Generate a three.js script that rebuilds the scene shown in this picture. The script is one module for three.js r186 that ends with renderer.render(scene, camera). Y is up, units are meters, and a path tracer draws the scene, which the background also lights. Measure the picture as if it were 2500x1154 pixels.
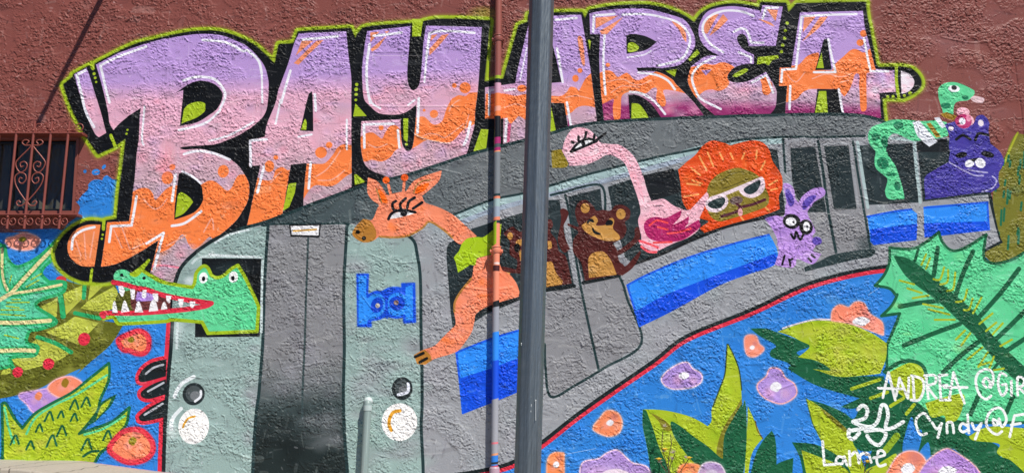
import * as THREE from 'three';
import { Sky } from 'three/addons/objects/Sky.js';
import { mergeGeometries } from 'three/addons/utils/BufferGeometryUtils.js';
import { RoundedBoxGeometry } from 'three/addons/geometries/RoundedBoxGeometry.js';
import { createNoise2D } from 'simplex-noise';

// ---------- camera, sky, sun, exposure ----------
const FOCAL = 2600, PW = 2500, PH = 1154, PITCH = 9 * Math.PI / 180, EYE = [0, 1.35, 10.4];
const scene = new THREE.Scene();
const camera = new THREE.PerspectiveCamera(2 * Math.atan(PH / 2 / FOCAL) * 180 / Math.PI, PW / PH, 0.1, 3000);
camera.position.set(...EYE);
camera.rotation.x = PITCH;
const renderer = new THREE.WebGLRenderer({ antialias: true });
renderer.toneMapping = THREE.LinearToneMapping;
renderer.toneMappingExposure = 1.06;
renderer.shadowMap.enabled = true;
const SUN = new THREE.Vector3(0.68, 1.6, 1).normalize();
const sky = new Sky();
sky.scale.setScalar(2000);
sky.name = 'sky';
sky.userData.kind = 'structure';
const su = sky.material.uniforms;
su.sunPosition.value.copy(SUN);
su.turbidity.value = 3; su.rayleigh.value = 0.55; su.mieCoefficient.value = 0.003;
scene.add(sky);
scene.environmentIntensity = 0.1;
const sun = new THREE.DirectionalLight(new THREE.Color(1, 0.955, 0.87), 5);
sun.position.copy(SUN).multiplyScalar(40);
sun.castShadow = true;
sun.shadow.mapSize.set(4096, 4096);
Object.assign(sun.shadow.camera, { left: -14, right: 14, top: 14, bottom: -14, near: 1, far: 90 });
scene.add(sun, sun.target);

// ---------- helpers ----------
function seeded(s) { return () => { s = (s + 0x6d2b79f5) | 0; let t = Math.imul(s ^ (s >>> 15), 1 | s); t = (t + Math.imul(t ^ (t >>> 7), 61 | t)) ^ t; return ((t ^ (t >>> 14)) >>> 0) / 4294967296; }; }
const rnd = seeded(11), noise = createNoise2D(seeded(5));
const smooth = (a, b, x) => { const t = Math.min(1, Math.max(0, (x - a) / (b - a))); return t * t * (3 - 2 * t); };
// a photo pixel gives a direction; the distance comes from the upright plane z that the thing touches
const cp = Math.cos(PITCH), sp = Math.sin(PITCH);
function W(px, py, z = 0) {
  const dx = (px - PW / 2) / FOCAL, dy = -(py - PH / 2) / FOCAL;
  const Y = dy * cp + sp, Z = -cp + dy * sp, t = (z - EYE[2]) / Z;
  return [EYE[0] + dx * t, EYE[1] + Y * t];
}
const MPP = 0.00405;                      // metres of wall for one photo pixel, for brush widths
const taken = new Map();
function numbered(n) { const k = taken.get(n) || 0; taken.set(n, k + 1); return k ? n + '_' + String(k).padStart(3, '0') : n; }
function tag(o, label, category, group) { o.userData.label = label; o.userData.category = category; if (group) o.userData.group = group; return o; }
function part(name, geo, mat, parent) { const m = new THREE.Mesh(geo, mat); m.name = name; m.castShadow = m.receiveShadow = true; parent.add(m); return m; }
function thing(name, label, category, group) { const g = new THREE.Group(); g.name = numbered(name); scene.add(g); return tag(g, label, category, group); }
function structure(name, geo, mat) { const m = part(numbered(name), geo, mat, scene); m.userData.kind = 'structure'; return m; }
const canvas = (w, h) => { const c = document.createElement('canvas'); c.width = w; c.height = h; return c; };
const tubeOf = (pts, r, seg = pts.length * 6, rad = 6) => new THREE.TubeGeometry(new THREE.CatmullRomCurve3(pts.map((p) => new THREE.Vector3(...p))), seg, r, rad, false);
function boxAt(x0, x1, y0, y1, z0, z1, r = 0) {
  const w = x1 - x0, h = y1 - y0, d = z1 - z0, g = r ? new RoundedBoxGeometry(w, h, d, 2, r) : new THREE.BoxGeometry(w, h, d);
  return g.translate((x0 + x1) / 2, (y0 + y1) / 2, (z0 + z1) / 2);
}
function grain(size, fn, srgb) {          // a repeating map computed texel by texel
  const d = new Uint8Array(size * size * 4);
  for (let y = 0; y < size; y++) for (let x = 0; x < size; x++) { const v = fn(x / size, y / size), o = (y * size + x) * 4; for (let c = 0; c < 3; c++) d[o + c] = Math.max(0, Math.min(255, Array.isArray(v) ? v[c] : v)); d[o + 3] = 255; }
  const t = new THREE.DataTexture(d, size, size); t.wrapS = t.wrapT = THREE.RepeatWrapping; t.magFilter = THREE.LinearFilter; t.minFilter = THREE.LinearMipmapLinearFilter; t.generateMipmaps = true;
  if (srgb) t.colorSpace = THREE.SRGBColorSpace; t.needsUpdate = true; return t;
}
const tile = (u, v, f, s) => { const a = u * 6.28318, b = v * 6.28318; return noise(Math.cos(a) * f + s, Math.sin(a) * f + Math.cos(b) * f * 1.3 + s * 2) * 0.6 + noise(Math.sin(b) * f * 1.3 - s, Math.cos(a) * f - Math.sin(a) * f * 0.7) * 0.4; };

// ---------- the painter: outlines are written in photo pixels of the tile they were read from ----------
const Z5 = 4.996, TILES = { f: [0, 0, 1], a1: [120, 40, Z5], a2: [120, 260, Z5], a3: [120, 480, Z5], a4: [580, 20, Z5], a5: [580, 240, Z5], a6: [820, 20, Z5], a7: [820, 240, Z5], b1: [1180, 0, Z5], b2: [1180, 150, Z5], b3: [1600, 0, Z5], b4: [1600, 140, Z5], b5: [1900, 0, Z5], b6: [2000, 140, Z5], b7: [2000, 340, Z5], b8: [1550, 340, Z5], c1: [820, 390, Z5], c2: [820, 600, Z5], c3: [820, 810, Z5], c4: [1200, 300, Z5], c5: [1300, 500, Z5], c6: [1750, 500, Z5], c7: [240, 620, Z5], c8: [380, 850, Z5], d1: [0, 540, 5.948], d2: [0, 720, 5.948], d3: [1300, 900, 2.851], d4: [1550, 760, 3.134], d5: [1900, 880, 2.613], d6: [2000, 560, 3.134], d7: [2000, 720, 3.134], d8: [1750, 950, 3.484], e3: [0, 900, 4.543], e7: [800, 900, 4.543], e8: [1550, 950, 5.657] };
const px = (t, x, y) => { const [a, b, s] = TILES[t]; return [a + x / s, b + y / s]; };
const parsed = new Map();
function outline(str) {                    // points marked * are corners, the others are passed smoothly; ~ leaves it open
  if (parsed.has(str)) return parsed.get(str);
  let t = 'f'; const open = str.startsWith('~'), pts = [], corner = [];
  for (const tok of str.replace('~', '').trim().split(/\s+/)) {
    if (tok[0] === '@') { t = tok.slice(1); continue; }
    const [x, y] = tok.replace('*', '').split(',').map(Number);
    if (!TILES[t] || !isFinite(x) || !isFinite(y)) throw new Error('bad outline ' + tok + ' in ' + str);
    pts.push(px(t, x, y)); corner.push(tok.endsWith('*'));
  }
  const n = pts.length, out = [], at = (i) => pts[open ? Math.max(0, Math.min(n - 1, i)) : (i + n * 4) % n], isC = (i) => (open && (i <= 0 || i >= n - 1)) || corner[(i + n * 4) % n];
  for (let i = 0; i < (open ? n - 1 : n); i++) {
    const p1 = at(i), p2 = at(i + 1), p0 = isC(i) ? p1 : at(i - 1), p3 = isC(i + 1) ? p2 : at(i + 2), steps = isC(i) && isC(i + 1) ? 1 : 8;
    for (let k = 0; k < steps; k++) { const u = k / steps, u2 = u * u, u3 = u2 * u; out.push([0, 1].map((c) => 0.5 * (2 * p1[c] + (p2[c] - p0[c]) * u + (2 * p0[c] - 5 * p1[c] + 4 * p2[c] - p3[c]) * u2 + (3 * p1[c] - p0[c] - 3 * p2[c] + p3[c]) * u3))); }
  }
  if (open) out.push(at(n - 1));
  const r = { open, pts: out.map(([x, y]) => W(x, y)) };
  parsed.set(str, r); return r;
}
const SHEETS = 3, SHEET = 2048, PPM = 350, SHEET_W = SHEET / PPM, X_LEFT = -SHEETS * SHEET_W / 2, Y_TOP = SHEET_W;
let K = null;                              // the canvas that is being painted: { ctx, x0, ppm, top }
const toC = ([X, Y]) => [(X - K.x0) * K.ppm, (K.top - Y) * K.ppm];
function trace(str) { const o = outline(str); K.ctx.beginPath(); o.pts.forEach((p, i) => { const [x, y] = toC(p); i ? K.ctx.lineTo(x, y) : K.ctx.moveTo(x, y); }); if (!o.open) K.ctx.closePath(); return o; }
function F(color, ...paths) { for (const p of paths) { trace(p); K.ctx.fillStyle = color; K.ctx.fill(); } }
function S(color, w, ...paths) { for (const p of paths) { trace(p); K.ctx.strokeStyle = color; K.ctx.lineWidth = w * MPP * K.ppm; K.ctx.lineCap = K.ctx.lineJoin = 'round'; K.ctx.stroke(); } }
function G(path, x0, y0, x1, y1, ...stops) { trace(path); const a = toC(W(x0, y0)), b = toC(W(x1, y1)), g = K.ctx.createLinearGradient(...a, ...b); for (let i = 0; i < stops.length; i += 2) g.addColorStop(stops[i], stops[i + 1]); K.ctx.fillStyle = g; K.ctx.fill(); }
function clipTo(path, fn) { K.ctx.save(); trace(path); K.ctx.clip(); fn(); K.ctx.restore(); }
function E(color, t, x, y, rx, ry = rx, rot = 0) {
  const s = TILES[t][2], [cx, cy] = toC(W(...px(t, x, y))), m = MPP * K.ppm / s;
  K.ctx.beginPath(); K.ctx.ellipse(cx, cy, rx * m, ry * m, rot, 0, 6.2832); K.ctx.fillStyle = color; K.ctx.fill();
}
function soft(color, blur, fn) { K.ctx.save(); K.ctx.shadowColor = color; K.ctx.shadowBlur = blur * MPP * K.ppm; fn(); K.ctx.restore(); } // overspray round an edge
function puff(rgb, alpha, x, y, r, ry = r) { // a soft burst of spray paint
  const [cx, cy] = toC(W(x, y)), m = MPP * K.ppm; K.ctx.save(); K.ctx.translate(cx, cy); K.ctx.scale(1, ry / r);
  const g = K.ctx.createRadialGradient(0, 0, 0, 0, 0, r * m); g.addColorStop(0, `rgba(${rgb},${alpha})`); g.addColorStop(0.5, `rgba(${rgb},${alpha * 0.6})`); g.addColorStop(1, `rgba(${rgb},0)`);
  K.ctx.fillStyle = g; K.ctx.fillRect(-r * m, -r * m, 2 * r * m, 2 * r * m); K.ctx.restore();
}
function puffs(seed, n, box, rgbs, r0, r1, alpha) { const q = seeded(seed); for (let i = 0; i < n; i++) puff(rgbs[Math.floor(q() * rgbs.length)], alpha * (0.5 + q()), box[0] + q() * (box[2] - box[0]), box[1] + q() * (box[3] - box[1]), r0 + q() * (r1 - r0), (r0 + q() * (r1 - r0)) * 0.7); }

function specks(seed, n, box) { // dust of overspray and pits that the brush missed
  const q = seeded(seed), m = MPP * K.ppm;
  for (let i = 0; i < n; i++) { const [x, y] = toC(W(box[0] + q() * (box[2] - box[0]), box[1] + q() * (box[3] - box[1]))), r = (0.5 + q() * q() * 2.2) * m, k = q(), w = 1 + q() * 2; K.ctx.fillStyle = k < 0.45 ? `rgba(20,16,20,${0.08 + q() * 0.22})` : k < 0.85 ? `rgba(250,246,250,${0.06 + q() * 0.2})` : `rgba(160,150,160,${0.1 + q() * 0.2})`; K.ctx.beginPath(); K.ctx.ellipse(x, y, r * w, r, q() * 3, 0, 6.3); K.ctx.fill(); }
}

function brushed(seed, n, box, w0, w1) { // lap marks of roller and brush in the paint film
  const q = seeded(seed), m = MPP * K.ppm; K.ctx.lineCap = 'round';
  for (let i = 0; i < n; i++) { const x = box[0] + q() * (box[2] - box[0]), y = box[1] + q() * (box[3] - box[1]), l = 8 + q() * q() * 60, an = (q() < 0.7 ? (q() - 0.5) * 0.7 : 1.57 + (q() - 0.5) * 0.6), a = toC(W(x, y)), b = toC(W(x + l * Math.cos(an), y + l * Math.sin(an))), d = (q() - 0.5) * l * 0.3 * m; K.ctx.strokeStyle = q() < 0.55 ? `rgba(255,252,250,${0.03 + q() * 0.1})` : `rgba(30,24,34,${0.03 + q() * 0.09})`; K.ctx.lineWidth = (w0 + q() * (w1 - w0)) * m; K.ctx.beginPath(); K.ctx.moveTo(...a); K.ctx.quadraticCurveTo((a[0] + b[0]) / 2 - d * Math.sin(an), (a[1] + b[1]) / 2 + d * Math.cos(an), ...b); K.ctx.stroke(); }
}
// ---------- the mural ----------
const C = { brown: '#854c45', black: '#141518', lime: '#a3bb26', purple: '#b694d0', pink: '#e0a9bd', mauve: '#b59ba6', orange: '#f58144', salmon: '#ea8f69', white: '#eceaf0', teal: '#24383a', roof: '#6c7174', grey: '#989a9f', front: '#92a9a5', door: '#858589', bg: '#3080d2', light: '#2e8bf2', deep: '#1450dc', red: '#d93247', dark: '#293437', olive: '#5f6220', leaf: '#b6bd4a', green: '#2ea565', forest: '#1d5d3d', mint: '#60cf93', sprout: '#a7bb28', cream: '#dccf97', magenta: '#8f2a63', bear: '#522320', tan: '#c08c46', lilac: '#b98fda', flame: '#de4c18', moss: '#8a7a2d', rose: '#efb5c4', giraffe: '#f18a66', hippo: '#453d9a' };
const L = {};                               // silhouettes that are used more than once
L.s1 = '@a1 165,830* 285,740* 285,712* 490,600* 500,640* 540,650* 555,575* 1000,355 1300,275 1600,205 1850,175 2100,190 2300,250 @a4 200,450 330,560 450,680* 500,440* 680,430* 735,285* 1380,245* 1435,375* 1480,290 1600,225 2130,185* 2130,345* 2230,345* 2265,160* @a6 1300,130 1880,150* 1810,900* @f 1215,203* 1215,380* 1100,420* 900,480* 620,560* 440,692* @a3 1530,1060* 1220,930* 1140,890* 1210,765* 990,935* 800,960* 780,1020 640,1045 500,1032 380,1020 230,950 110,840 65,720 75,640 150,500 300,370 450,300 560,295 640,310* 690,290* 820,270* 840,0* @a2 880,800 905,600 930,385* 805,480* 770,500* 590,580* 450,380 370,230 260,0';
L.s2 = '@b1 0,1000* 245,960* 430,310* 540,270* 548,175* 870,155* 1205,150* 1240,230* 1290,125* 1500,85 1750,60 2000,60 2250,110 @b3 350,190 480,275* 560,165 700,85 900,45 1050,50 1270,95* 1285,30* 1600,35* 1625,155* 1730,40* 2500,25 @b5 1070,45* 1100,250* 1200,780* 1230,820* 1500,815* 1650,850 1740,950 1745,1050 1650,1140 @b6 1030,500* 770,495* 800,760* @b4 2500,740* 770,740* @b2 1480,760* 820,860* @a7 2070,560* 1650,680* 1700,100*';
L.accent = '@a1 300,710* 455,625* 620,1154 @a2 690,320* 600,375* 540,310 430,50';
L.B = '@a1 565,590* 900,425 1300,300 1600,240 1850,215 2100,235 2300,310 @a4 120,470 250,600 330,720 370,870 375,1000 370,1100 @a5 350,130 300,230 200,330 50,430 @a2 2200,400 2000,465 1640,490 1600,515* 1660,525 1850,520 2050,570 2200,640 2320,740 2420,900 2440,1000 2420,1154 @a3 2340,200 2250,320 2100,450 1900,580 1750,700 1620,850 1560,930 1525,1055* 1400,1020 1230,930* 1330,530* 1150,650 950,760 780,830 625,855* 700,310* 970,300* 1010,0 @a2 1040,850 1060,600 1090,400 1100,150 1115,20* 960,120 850,210 780,290* 730,200 710,50 @a1 640,850';
L.Bc1 = '@a1 1530,935* 1700,830 1850,785 2000,820 2090,900 2110,980 2050,1120 @a2 1950,100 1800,190 1590,240* 1615,0 @a1 1630,895*';
L.Bc2 = '@a2 1580,820* 1640,805 1750,850 1850,960 1870,1060 @a3 1870,50 1800,160 1700,220 1520,280* 1530,100';
L.foot = '@a3 620,340* 450,345 300,420 220,560 230,700 320,810 420,850 545,850*';
L.A1 = '@a4 745,310* 1325,285* 1350,560 1385,850 1385,1154 @a5 1390,900 1390,1085* @f 740,510* @a5 805,1150 840,790* 650,810* 590,1150 @f 688,530* 600,560* @a5 200,1150 275,820* 140,830* 140,520* 330,470* 360,300 460,50 @a4 500,980 610,680 680,450';
L.A1c = '@a4 880,1035 910,1060 @a5 920,400* 760,395* 850,0';
L.Y = '@a4 1580,280* 2110,220* 2095,450 2070,750 2080,920 2130,1000 2200,960 2230,850 @a6 1050,650 1070,400 1100,215* 1780,230* 1760,600 1740,900 1720,1100 @a7 1700,150 1690,330 1640,520 1590,700* 1300,830* 1000,920* 680,960 560,930 430,880 340,780 300,560 310,280* 790,255* 790,400 810,560 870,640 930,600 960,400 980,150 975,80* 900,140 800,190 680,200 520,180 400,80 @a6 340,1100 320,900 320,700 350,450';
L.A2 = '@b1 575,200* 1195,180* 1310,850* @b2 1390,760* 1035,825* 985,510* 700,500* 640,980* 240,1010* 245,695* 20,700* 20,315* 390,265* @b1 430,800 555,290*';
L.A2c = '@b1 850,560* 880,680* 955,1000* 700,1020* 780,560*';
L.R = '@b1 1295,165* 1500,125 1750,105 2000,110 2250,170 @b3 350,240 450,370 490,500 470,600 380,730 280,800 100,830 @b1 2250,840 2050,822 1870,825* 1890,868* 2000,865 2150,880 2300,960 @b4 260,330 380,450 500,580 610,735* 80,760* @b2 2180,695* 2050,520 1900,420 1770,405* 1790,740* 1475,750* 1430,300 @b1 1415,700 1425,420* 1305,415*';
L.Rc = '@b1 1745,430* 1830,415 1980,440 2120,510* 1980,610 1750,655*';
L.E = '@b3 540,300 600,180 700,110 900,75 1050,85 1270,130* 1285,165* 1310,65* 1560,80* 1470,565* 1140,565* 1110,450 1060,415 1010,440 1000,490 1060,590 1205,670* 1205,780* 1060,790 960,830 890,910 890,970 960,1005 1100,1000 1200,960 1350,880* 1430,1000 1480,1100 @b4 1485,450 1470,600 1400,700* 760,730* 600,600 470,450 400,300 410,200 440,110* @b3 560,720 650,680 790,680* 650,610 560,500 530,400';
L.A3 = '@b5 275,150* 1040,130* 1060,330 1120,560 1190,840* 1420,860* 1440,1125* @b6 740,435* 762,740* 310,710* 230,390* @b4 1980,385* 1940,710* 1585,710* 1610,350* 1510,350* @b3 1520,825* 1660,820* 1770,150*';
L.A3c = '@b3 2060,475* 2100,480* 2155,850* 1955,855*';
L.cap = '@b6 1000,165* 1100,200 1165,280 1150,360 1090,420 1010,445*';
L.train = '@f 396,1400* 396,1154 402,1000 414,850 420,760 426,692 440,655 470,622 520,586 580,558 650,540 760,498 880,455 994,426 1080,398 1160,372 1232,354 1346,324 1400,308 1476,297 1616,289 1754,284 2000,278 2100,281 2160,294 2200,318* 2330,338* 2410,350* 2418,472* 2440,566 2450,592* 2408,615* 2170,652 2110,660 2030,678 1950,704 1831,760 1678,822 1598,882 1496,952 1405,1017 1325,1080 1251,1130 1168,1152 1000,1200 900,1400*';
L.roof = '@f 600,552* 650,540 760,498 880,455 994,426 1080,398 1160,372 1232,354 1346,324 1400,308 1476,297 1616,289 1754,284 2000,278 2100,281 2150,292* 2128,312 2112,330* 2000,333 1912,333 1800,340 1700,362 1620,378 1550,398 1520,402 1420,428 1340,452 1276,470 1200,486 1108,522 1050,540 900,546* 640,549*';
L.front = '@f 396,1400* 396,1154 402,1000 414,850 426,692 440,655 470,622 520,586 580,562 640,552* 850,548* 1000,560* 1015,600 1028,700 1031,900 1029,1154 1034,1400*';
L.frontDoor = '@f 655,550* 848,548* 840,700 840,850 838,970 842,1081 848,1160 850,1400* 610,1400* 616,1154 623,1030 632,950 640,850 645,700';
L.sideDoor = '@f 1335,715* 1510,675* 1535,740 1566,838* 1475,898 1405,940 1345,968* 1332,900 1330,800';
L.rearDoor = '@f 1916,345* 2085,342* 2125,560 2130,622* 1985,655* 1960,560';
L.win1 = '@f 1090,620 1095,596 1112,585 1152,558* 1252,526* 1345,500* 1345,700* 1270,732* 1180,770* 1160,785* 1105,798* 1100,760 1094,680';
L.win2 = '@c5 190,-60* 330,-60* 420,500 510,990* 170,1050*';
L.win3 = '@c4 935,900* 1330,800* 1350,1040* @c5 1000,500 1050,870* 630,960* 540,600';
L.win4 = '@c4 1420,780* 1680,695* 2260,570* @b8 1640,120* 1740,130* 1840,900* @c5 2480,240* 1600,590* 1240,720* 1130,640* @c4 1470,1050*';
L.win5 = '@b8 1900,110* 2200,90* 2290,590 2340,890* 2100,890* 1940,600';
L.win6 = '@b7 60,80* 360,80* 460,850* 185,850*';
L.win7 = '@b7 490,80* 640,65* 1140,50* 1220,770* 600,800*';
L.win8 = '@b7 1195,30* 2080,0* 2090,670* 1270,760*';
L.winFront = '@c7 1260,50* 1985,55* 1965,1005* 1175,1015* 1175,840* 1240,830*';
L.logo = '@c2 250,340* 400,340* 390,590* 480,550 560,550 640,510 740,500 800,510* 795,455* 965,450* 975,935* 825,945* 815,870* 740,885 620,870 520,900 430,915* 435,990* 260,985*';
L.pan1 = '@c3 1460,250* 1900,80* 2230,-20* 2300,-50* 2300,700* 2040,810* 1550,1000* 1510,600*';
L.pan2 = '@f 1530,695* 1580,670 1680,628 1798,592 1880,572* 1898,610 1892,646 1820,672 1750,700 1640,760 1562,798*';
L.pan3 = '@c6 1840,140* 2150,80 2380,50* 2450,110* 2440,430* 1920,490* 1880,450*';
L.pan4 = '@f 2256,506* 2265,503* 2412,492* 2416,561* 2258,579*';
L.croc = '@c7 190,330 185,260 230,200 310,190 370,215 400,245* 470,255 540,200* 620,250 760,330 950,370 1140,405* 1170,350 1190,230 1270,145 1330,165 1380,260 1450,290 1530,260 1620,180 1700,135* 1790,290 1900,520 1955,640* 1935,945* 1330,970* 1260,830* 900,800 800,820 300,850 220,830 180,770* 40,790* 60,690* 160,690 400,705 700,690 1000,665 1280,620* 1150,575 1000,555 880,520 720,470 600,440 450,420 320,450 250,390 175,345*';
L.gHead = '@c1 390,215* 500,260 560,330 630,430 700,410 860,380* 950,260 1100,190 1290,130* 1260,250 1150,360 1050,440* 1090,520 1200,560 1300,600 1440,680 1600,820 1720,930* 1530,1030 1400,940 1300,840 1150,760 1050,840 880,930 700,950 530,940 460,980 330,1005 210,930* 215,850 330,730 440,730 500,600 520,550 430,480 380,380';
L.gScarf = '@c1 1530,1030* 1600,960 1720,940 1800,940 1910,860* 2020,780* 2000,1040* @c2 1890,105* 1720,150* 1700,240* 1640,230* 1490,330* 1460,200 1440,140 1500,60';
L.gBody = '@c2 1730,150* 1890,105* 1940,80* 2030,300* 2120,350 2200,450 2240,560* 2230,620* 1900,720 1720,820 1690,920 1660,1040 1600,1140 @c3 1500,220 1400,270 1200,330 1090,400* 990,390* 950,280* 1070,215 1200,170 1300,70 @c2 1400,1020 1460,950 1440,800 1450,680 1520,560 1650,400 1680,250';
L.flam = '@c4 860,340* 900,200 980,80 1080,55 1200,90 1290,180 1330,240 1450,260 1560,270 1680,350 1770,460 1850,650 1900,820 1950,950* 2000,940 2110,930 2230,1010 2380,1070* @b8 880,640* 905,700 850,830 800,950* @c5 2040,200 2030,300 1900,400 1700,480 1480,590* 1300,470* 1330,400 1290,200 1320,80 @c4 1780,900 1700,680 1640,520 1560,440 1420,390 1300,450 1150,510 950,525* 940,480';
L.beak = '@c4 730,340* 850,320* 940,500* 900,545 740,550*';
L.mane = '@b8 530,370* 640,270 740,190 830,80 930,20 1040,30 1170,75* 1300,40 1440,15 1560,40 1640,130 1680,260 1760,380 1800,470 1800,600 1760,700 1770,850* 1650,900 1450,960 1150,1040 850,1140* 800,1080 900,1000 780,950 840,850 640,860* 580,750 560,560';
L.face = '@b8 900,560 1000,440 1150,370 1280,350 1430,400 1530,470 1600,600 1640,720 1600,820 1400,900 1200,960 1020,1000 900,900 880,700';
L.bear2 = '@c5 520,80 560,-30 650,-60 740,10 780,70 860,60 950,70 1010,10 1100,0 1190,60 1185,160 1130,210 1150,300 1110,400 1040,440 980,470* 1040,560* 1130,500 1240,400 1250,290 1300,280 1315,400 1240,490 1120,580 1040,620* 1070,700 1150,740* 1240,640 1310,560* 1320,600 1230,760 1100,860* 1040,850* 640,925* 590,700 500,580 500,420 560,330 430,250* 440,225 560,270 540,180';
L.bear1a = '@c1 2040,900* 2150,815 2230,870 2400,900* @c2 2560,40* 2500,420* 2250,340 2050,330 1860,320 1820,270 1850,215 1950,240 2080,260 2200,290* 2210,180 2120,100 @c1 2120,1000';
L.bear1b = '@c5 185,180* 230,180 250,250 220,330 290,430 320,560 400,620 440,750 480,960* 170,1010*';
L.arm1 = '@c5 340,60 390,45 440,90 420,170 380,260 400,400 460,540* 380,580 310,440 340,250 350,150';
L.ears = '@b8 1810,560 1870,540 1940,600 1960,720 2000,770* 2060,680 2180,600 2290,590 2330,650 2300,700 2200,760 2120,860 2100,980* 1850,960* 1850,760';
L.rabbit = '@c6 840,0* 1180,0* 1110,90 1180,250 1210,330* 1170,390 1260,430 1210,500 1180,560 1280,600* 1180,720 1040,680* 980,660 960,740 890,770 710,730* 740,640 760,560 740,420 700,330 640,240 590,170* 720,130 820,140';
L.snakeHead = '@b6 1520,700* 1500,620 1460,480 1460,380 1530,320 1640,300 1760,330 1900,400* 1900,450 1830,520 1700,540 1650,590 1640,720*';
L.snake = '@b6 600,940 650,850 780,800 900,760 1050,760 1250,780 1420,770 1560,790* 1580,960* 1450,990 1300,1010 1150,1020 1050,980 920,930 840,1000 820,1154 @b7 830,150 850,200 930,320 980,450 1020,580 1045,730* 860,730 810,640 830,550 830,470 700,360 680,250 690,150 620,60';
L.hippo = '@b6 1540,830 1600,800 1700,780 1880,800 1930,720 2010,705 2080,790 2070,900 2090,1040 @b7 2120,70 2210,150 2260,280 2200,400* 2190,500 2200,580 2100,650* 1980,650 1300,735* 1290,480 1400,380 1580,280* 1600,150 @b6 1590,1100 1590,950';
L.bush = '@f 2483,325* 2520,330* 2640,500 2700,700 2600,760* 2420,640* 2405,618 2450,592* 2440,566 2425,480 2440,420 2470,345';
L.bigLeaf = '@d6 540,140* 700,150 800,110 920,20* 950,100 1020,160 1120,140 1280,40* 1260,200 1300,250 1370,260 1480,230 1567,180* @f 2580,590* 2720,900* 2560,1030* @d5 1560,395* 1180,395* 960,330 680,70* @d7 520,560* 520,380* 600,200* 620,140* 480,160* 560,80 600,0 @d6 590,500 540,450 430,430* 500,350 540,250';
L.darkLeaf = '@d4 885,130* 1000,130 1090,160* 1200,200 1330,240 1340,270 1240,320 1400,380 1500,420 1490,460 1380,440 1567,500* @d7 350,620 500,620* @d5 650,180 500,300 400,295* 520,240* 250,160 60,50* 100,20 @d4 1200,470 1180,400 1050,350 1040,300 1080,260 960,190';
L.fruitLeaf = '@d4 1090,155* 1230,105 1380,70 1540,75 @d7 100,195 260,230 420,300 520,370* 515,480 470,600* 350,615 150,625 0,580* @d4 1370,440 1500,450 1400,380 1250,350* 1340,270 1280,230 1170,180';
L.ground = '@d5 250,160* 650,100* 960,330 1180,390* 1200,470 1400,560 1400,716 1250,700 1180,610 1100,530 1000,600 890,590* 800,640 730,700 700,800* 480,800* 600,560 480,540 400,420 200,250* 330,290 480,370 520,270* 400,295 520,240';
L.signLeaf = '@d5 180,240* 280,300 420,420 520,600 580,760* 300,760* 310,600 230,420 200,320';
L.lowLeaf = '@d5 90,520* 260,540 420,640 480,760* 170,760* 140,620';
L.midLeaf = '@d4 710,245* 755,330 795,450 815,580 825,724 @e8 1520,150 1540,300 1550,800 1500,1154* 1490,1300* 300,1300* 230,1154 170,800 110,500 110,280* 150,275 420,290 720,360 900,440 1010,510* 1060,430 1060,280 1110,130 1170,0 @d4 650,590 690,480 700,350';
L.rightSprout = '@d8 265,140* 330,280 390,420* 300,550 260,800* 230,800* 255,450';
L.oliveLeaf = '@d1 920,850* 1200,920 1650,880* 1760,1154* @d2 1640,210* 1480,240* 1480,370* 1790,420* 1600,720 1300,980 1100,1154 @e3 880,0 600,130 400,230 150,300 0,330* @f -700,1010* -700,700* @d1 0,1000*';
L.palmLeaf = '@d1 -300,200* 0,340 60,370 90,520 200,650 350,630 600,480 810,270* 750,560* 620,680 600,780 700,880* 860,870 940,900 930,1000 850,1060 640,1120 @d2 520,120 560,200 780,340 790,420 560,500 430,520 380,640 400,700 530,740 540,800 480,880 150,910 0,1060 @f -300,900* -300,560*';
L.cornerLeaf = '@e3 20,390* 60,390 150,540 240,660* 380,500 560,390 800,260 1000,100 1200,-60* 1200,120 1110,330 1070,480 960,620 870,720* 1050,660 1250,580 1430,430* 1400,600 1330,700 1230,830 1110,930* 1030,1060* 850,1100 600,1100 30,1100*';
const CLAWS = ['@f 406,876* 370,885 345,905 338,925 350,932 404,918*', '@f 404,925* 370,938 345,955 345,968 365,973 404,962*', '@f 402,975* 372,990 350,1005 338,1018 350,1028 400,1018*'];
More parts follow.
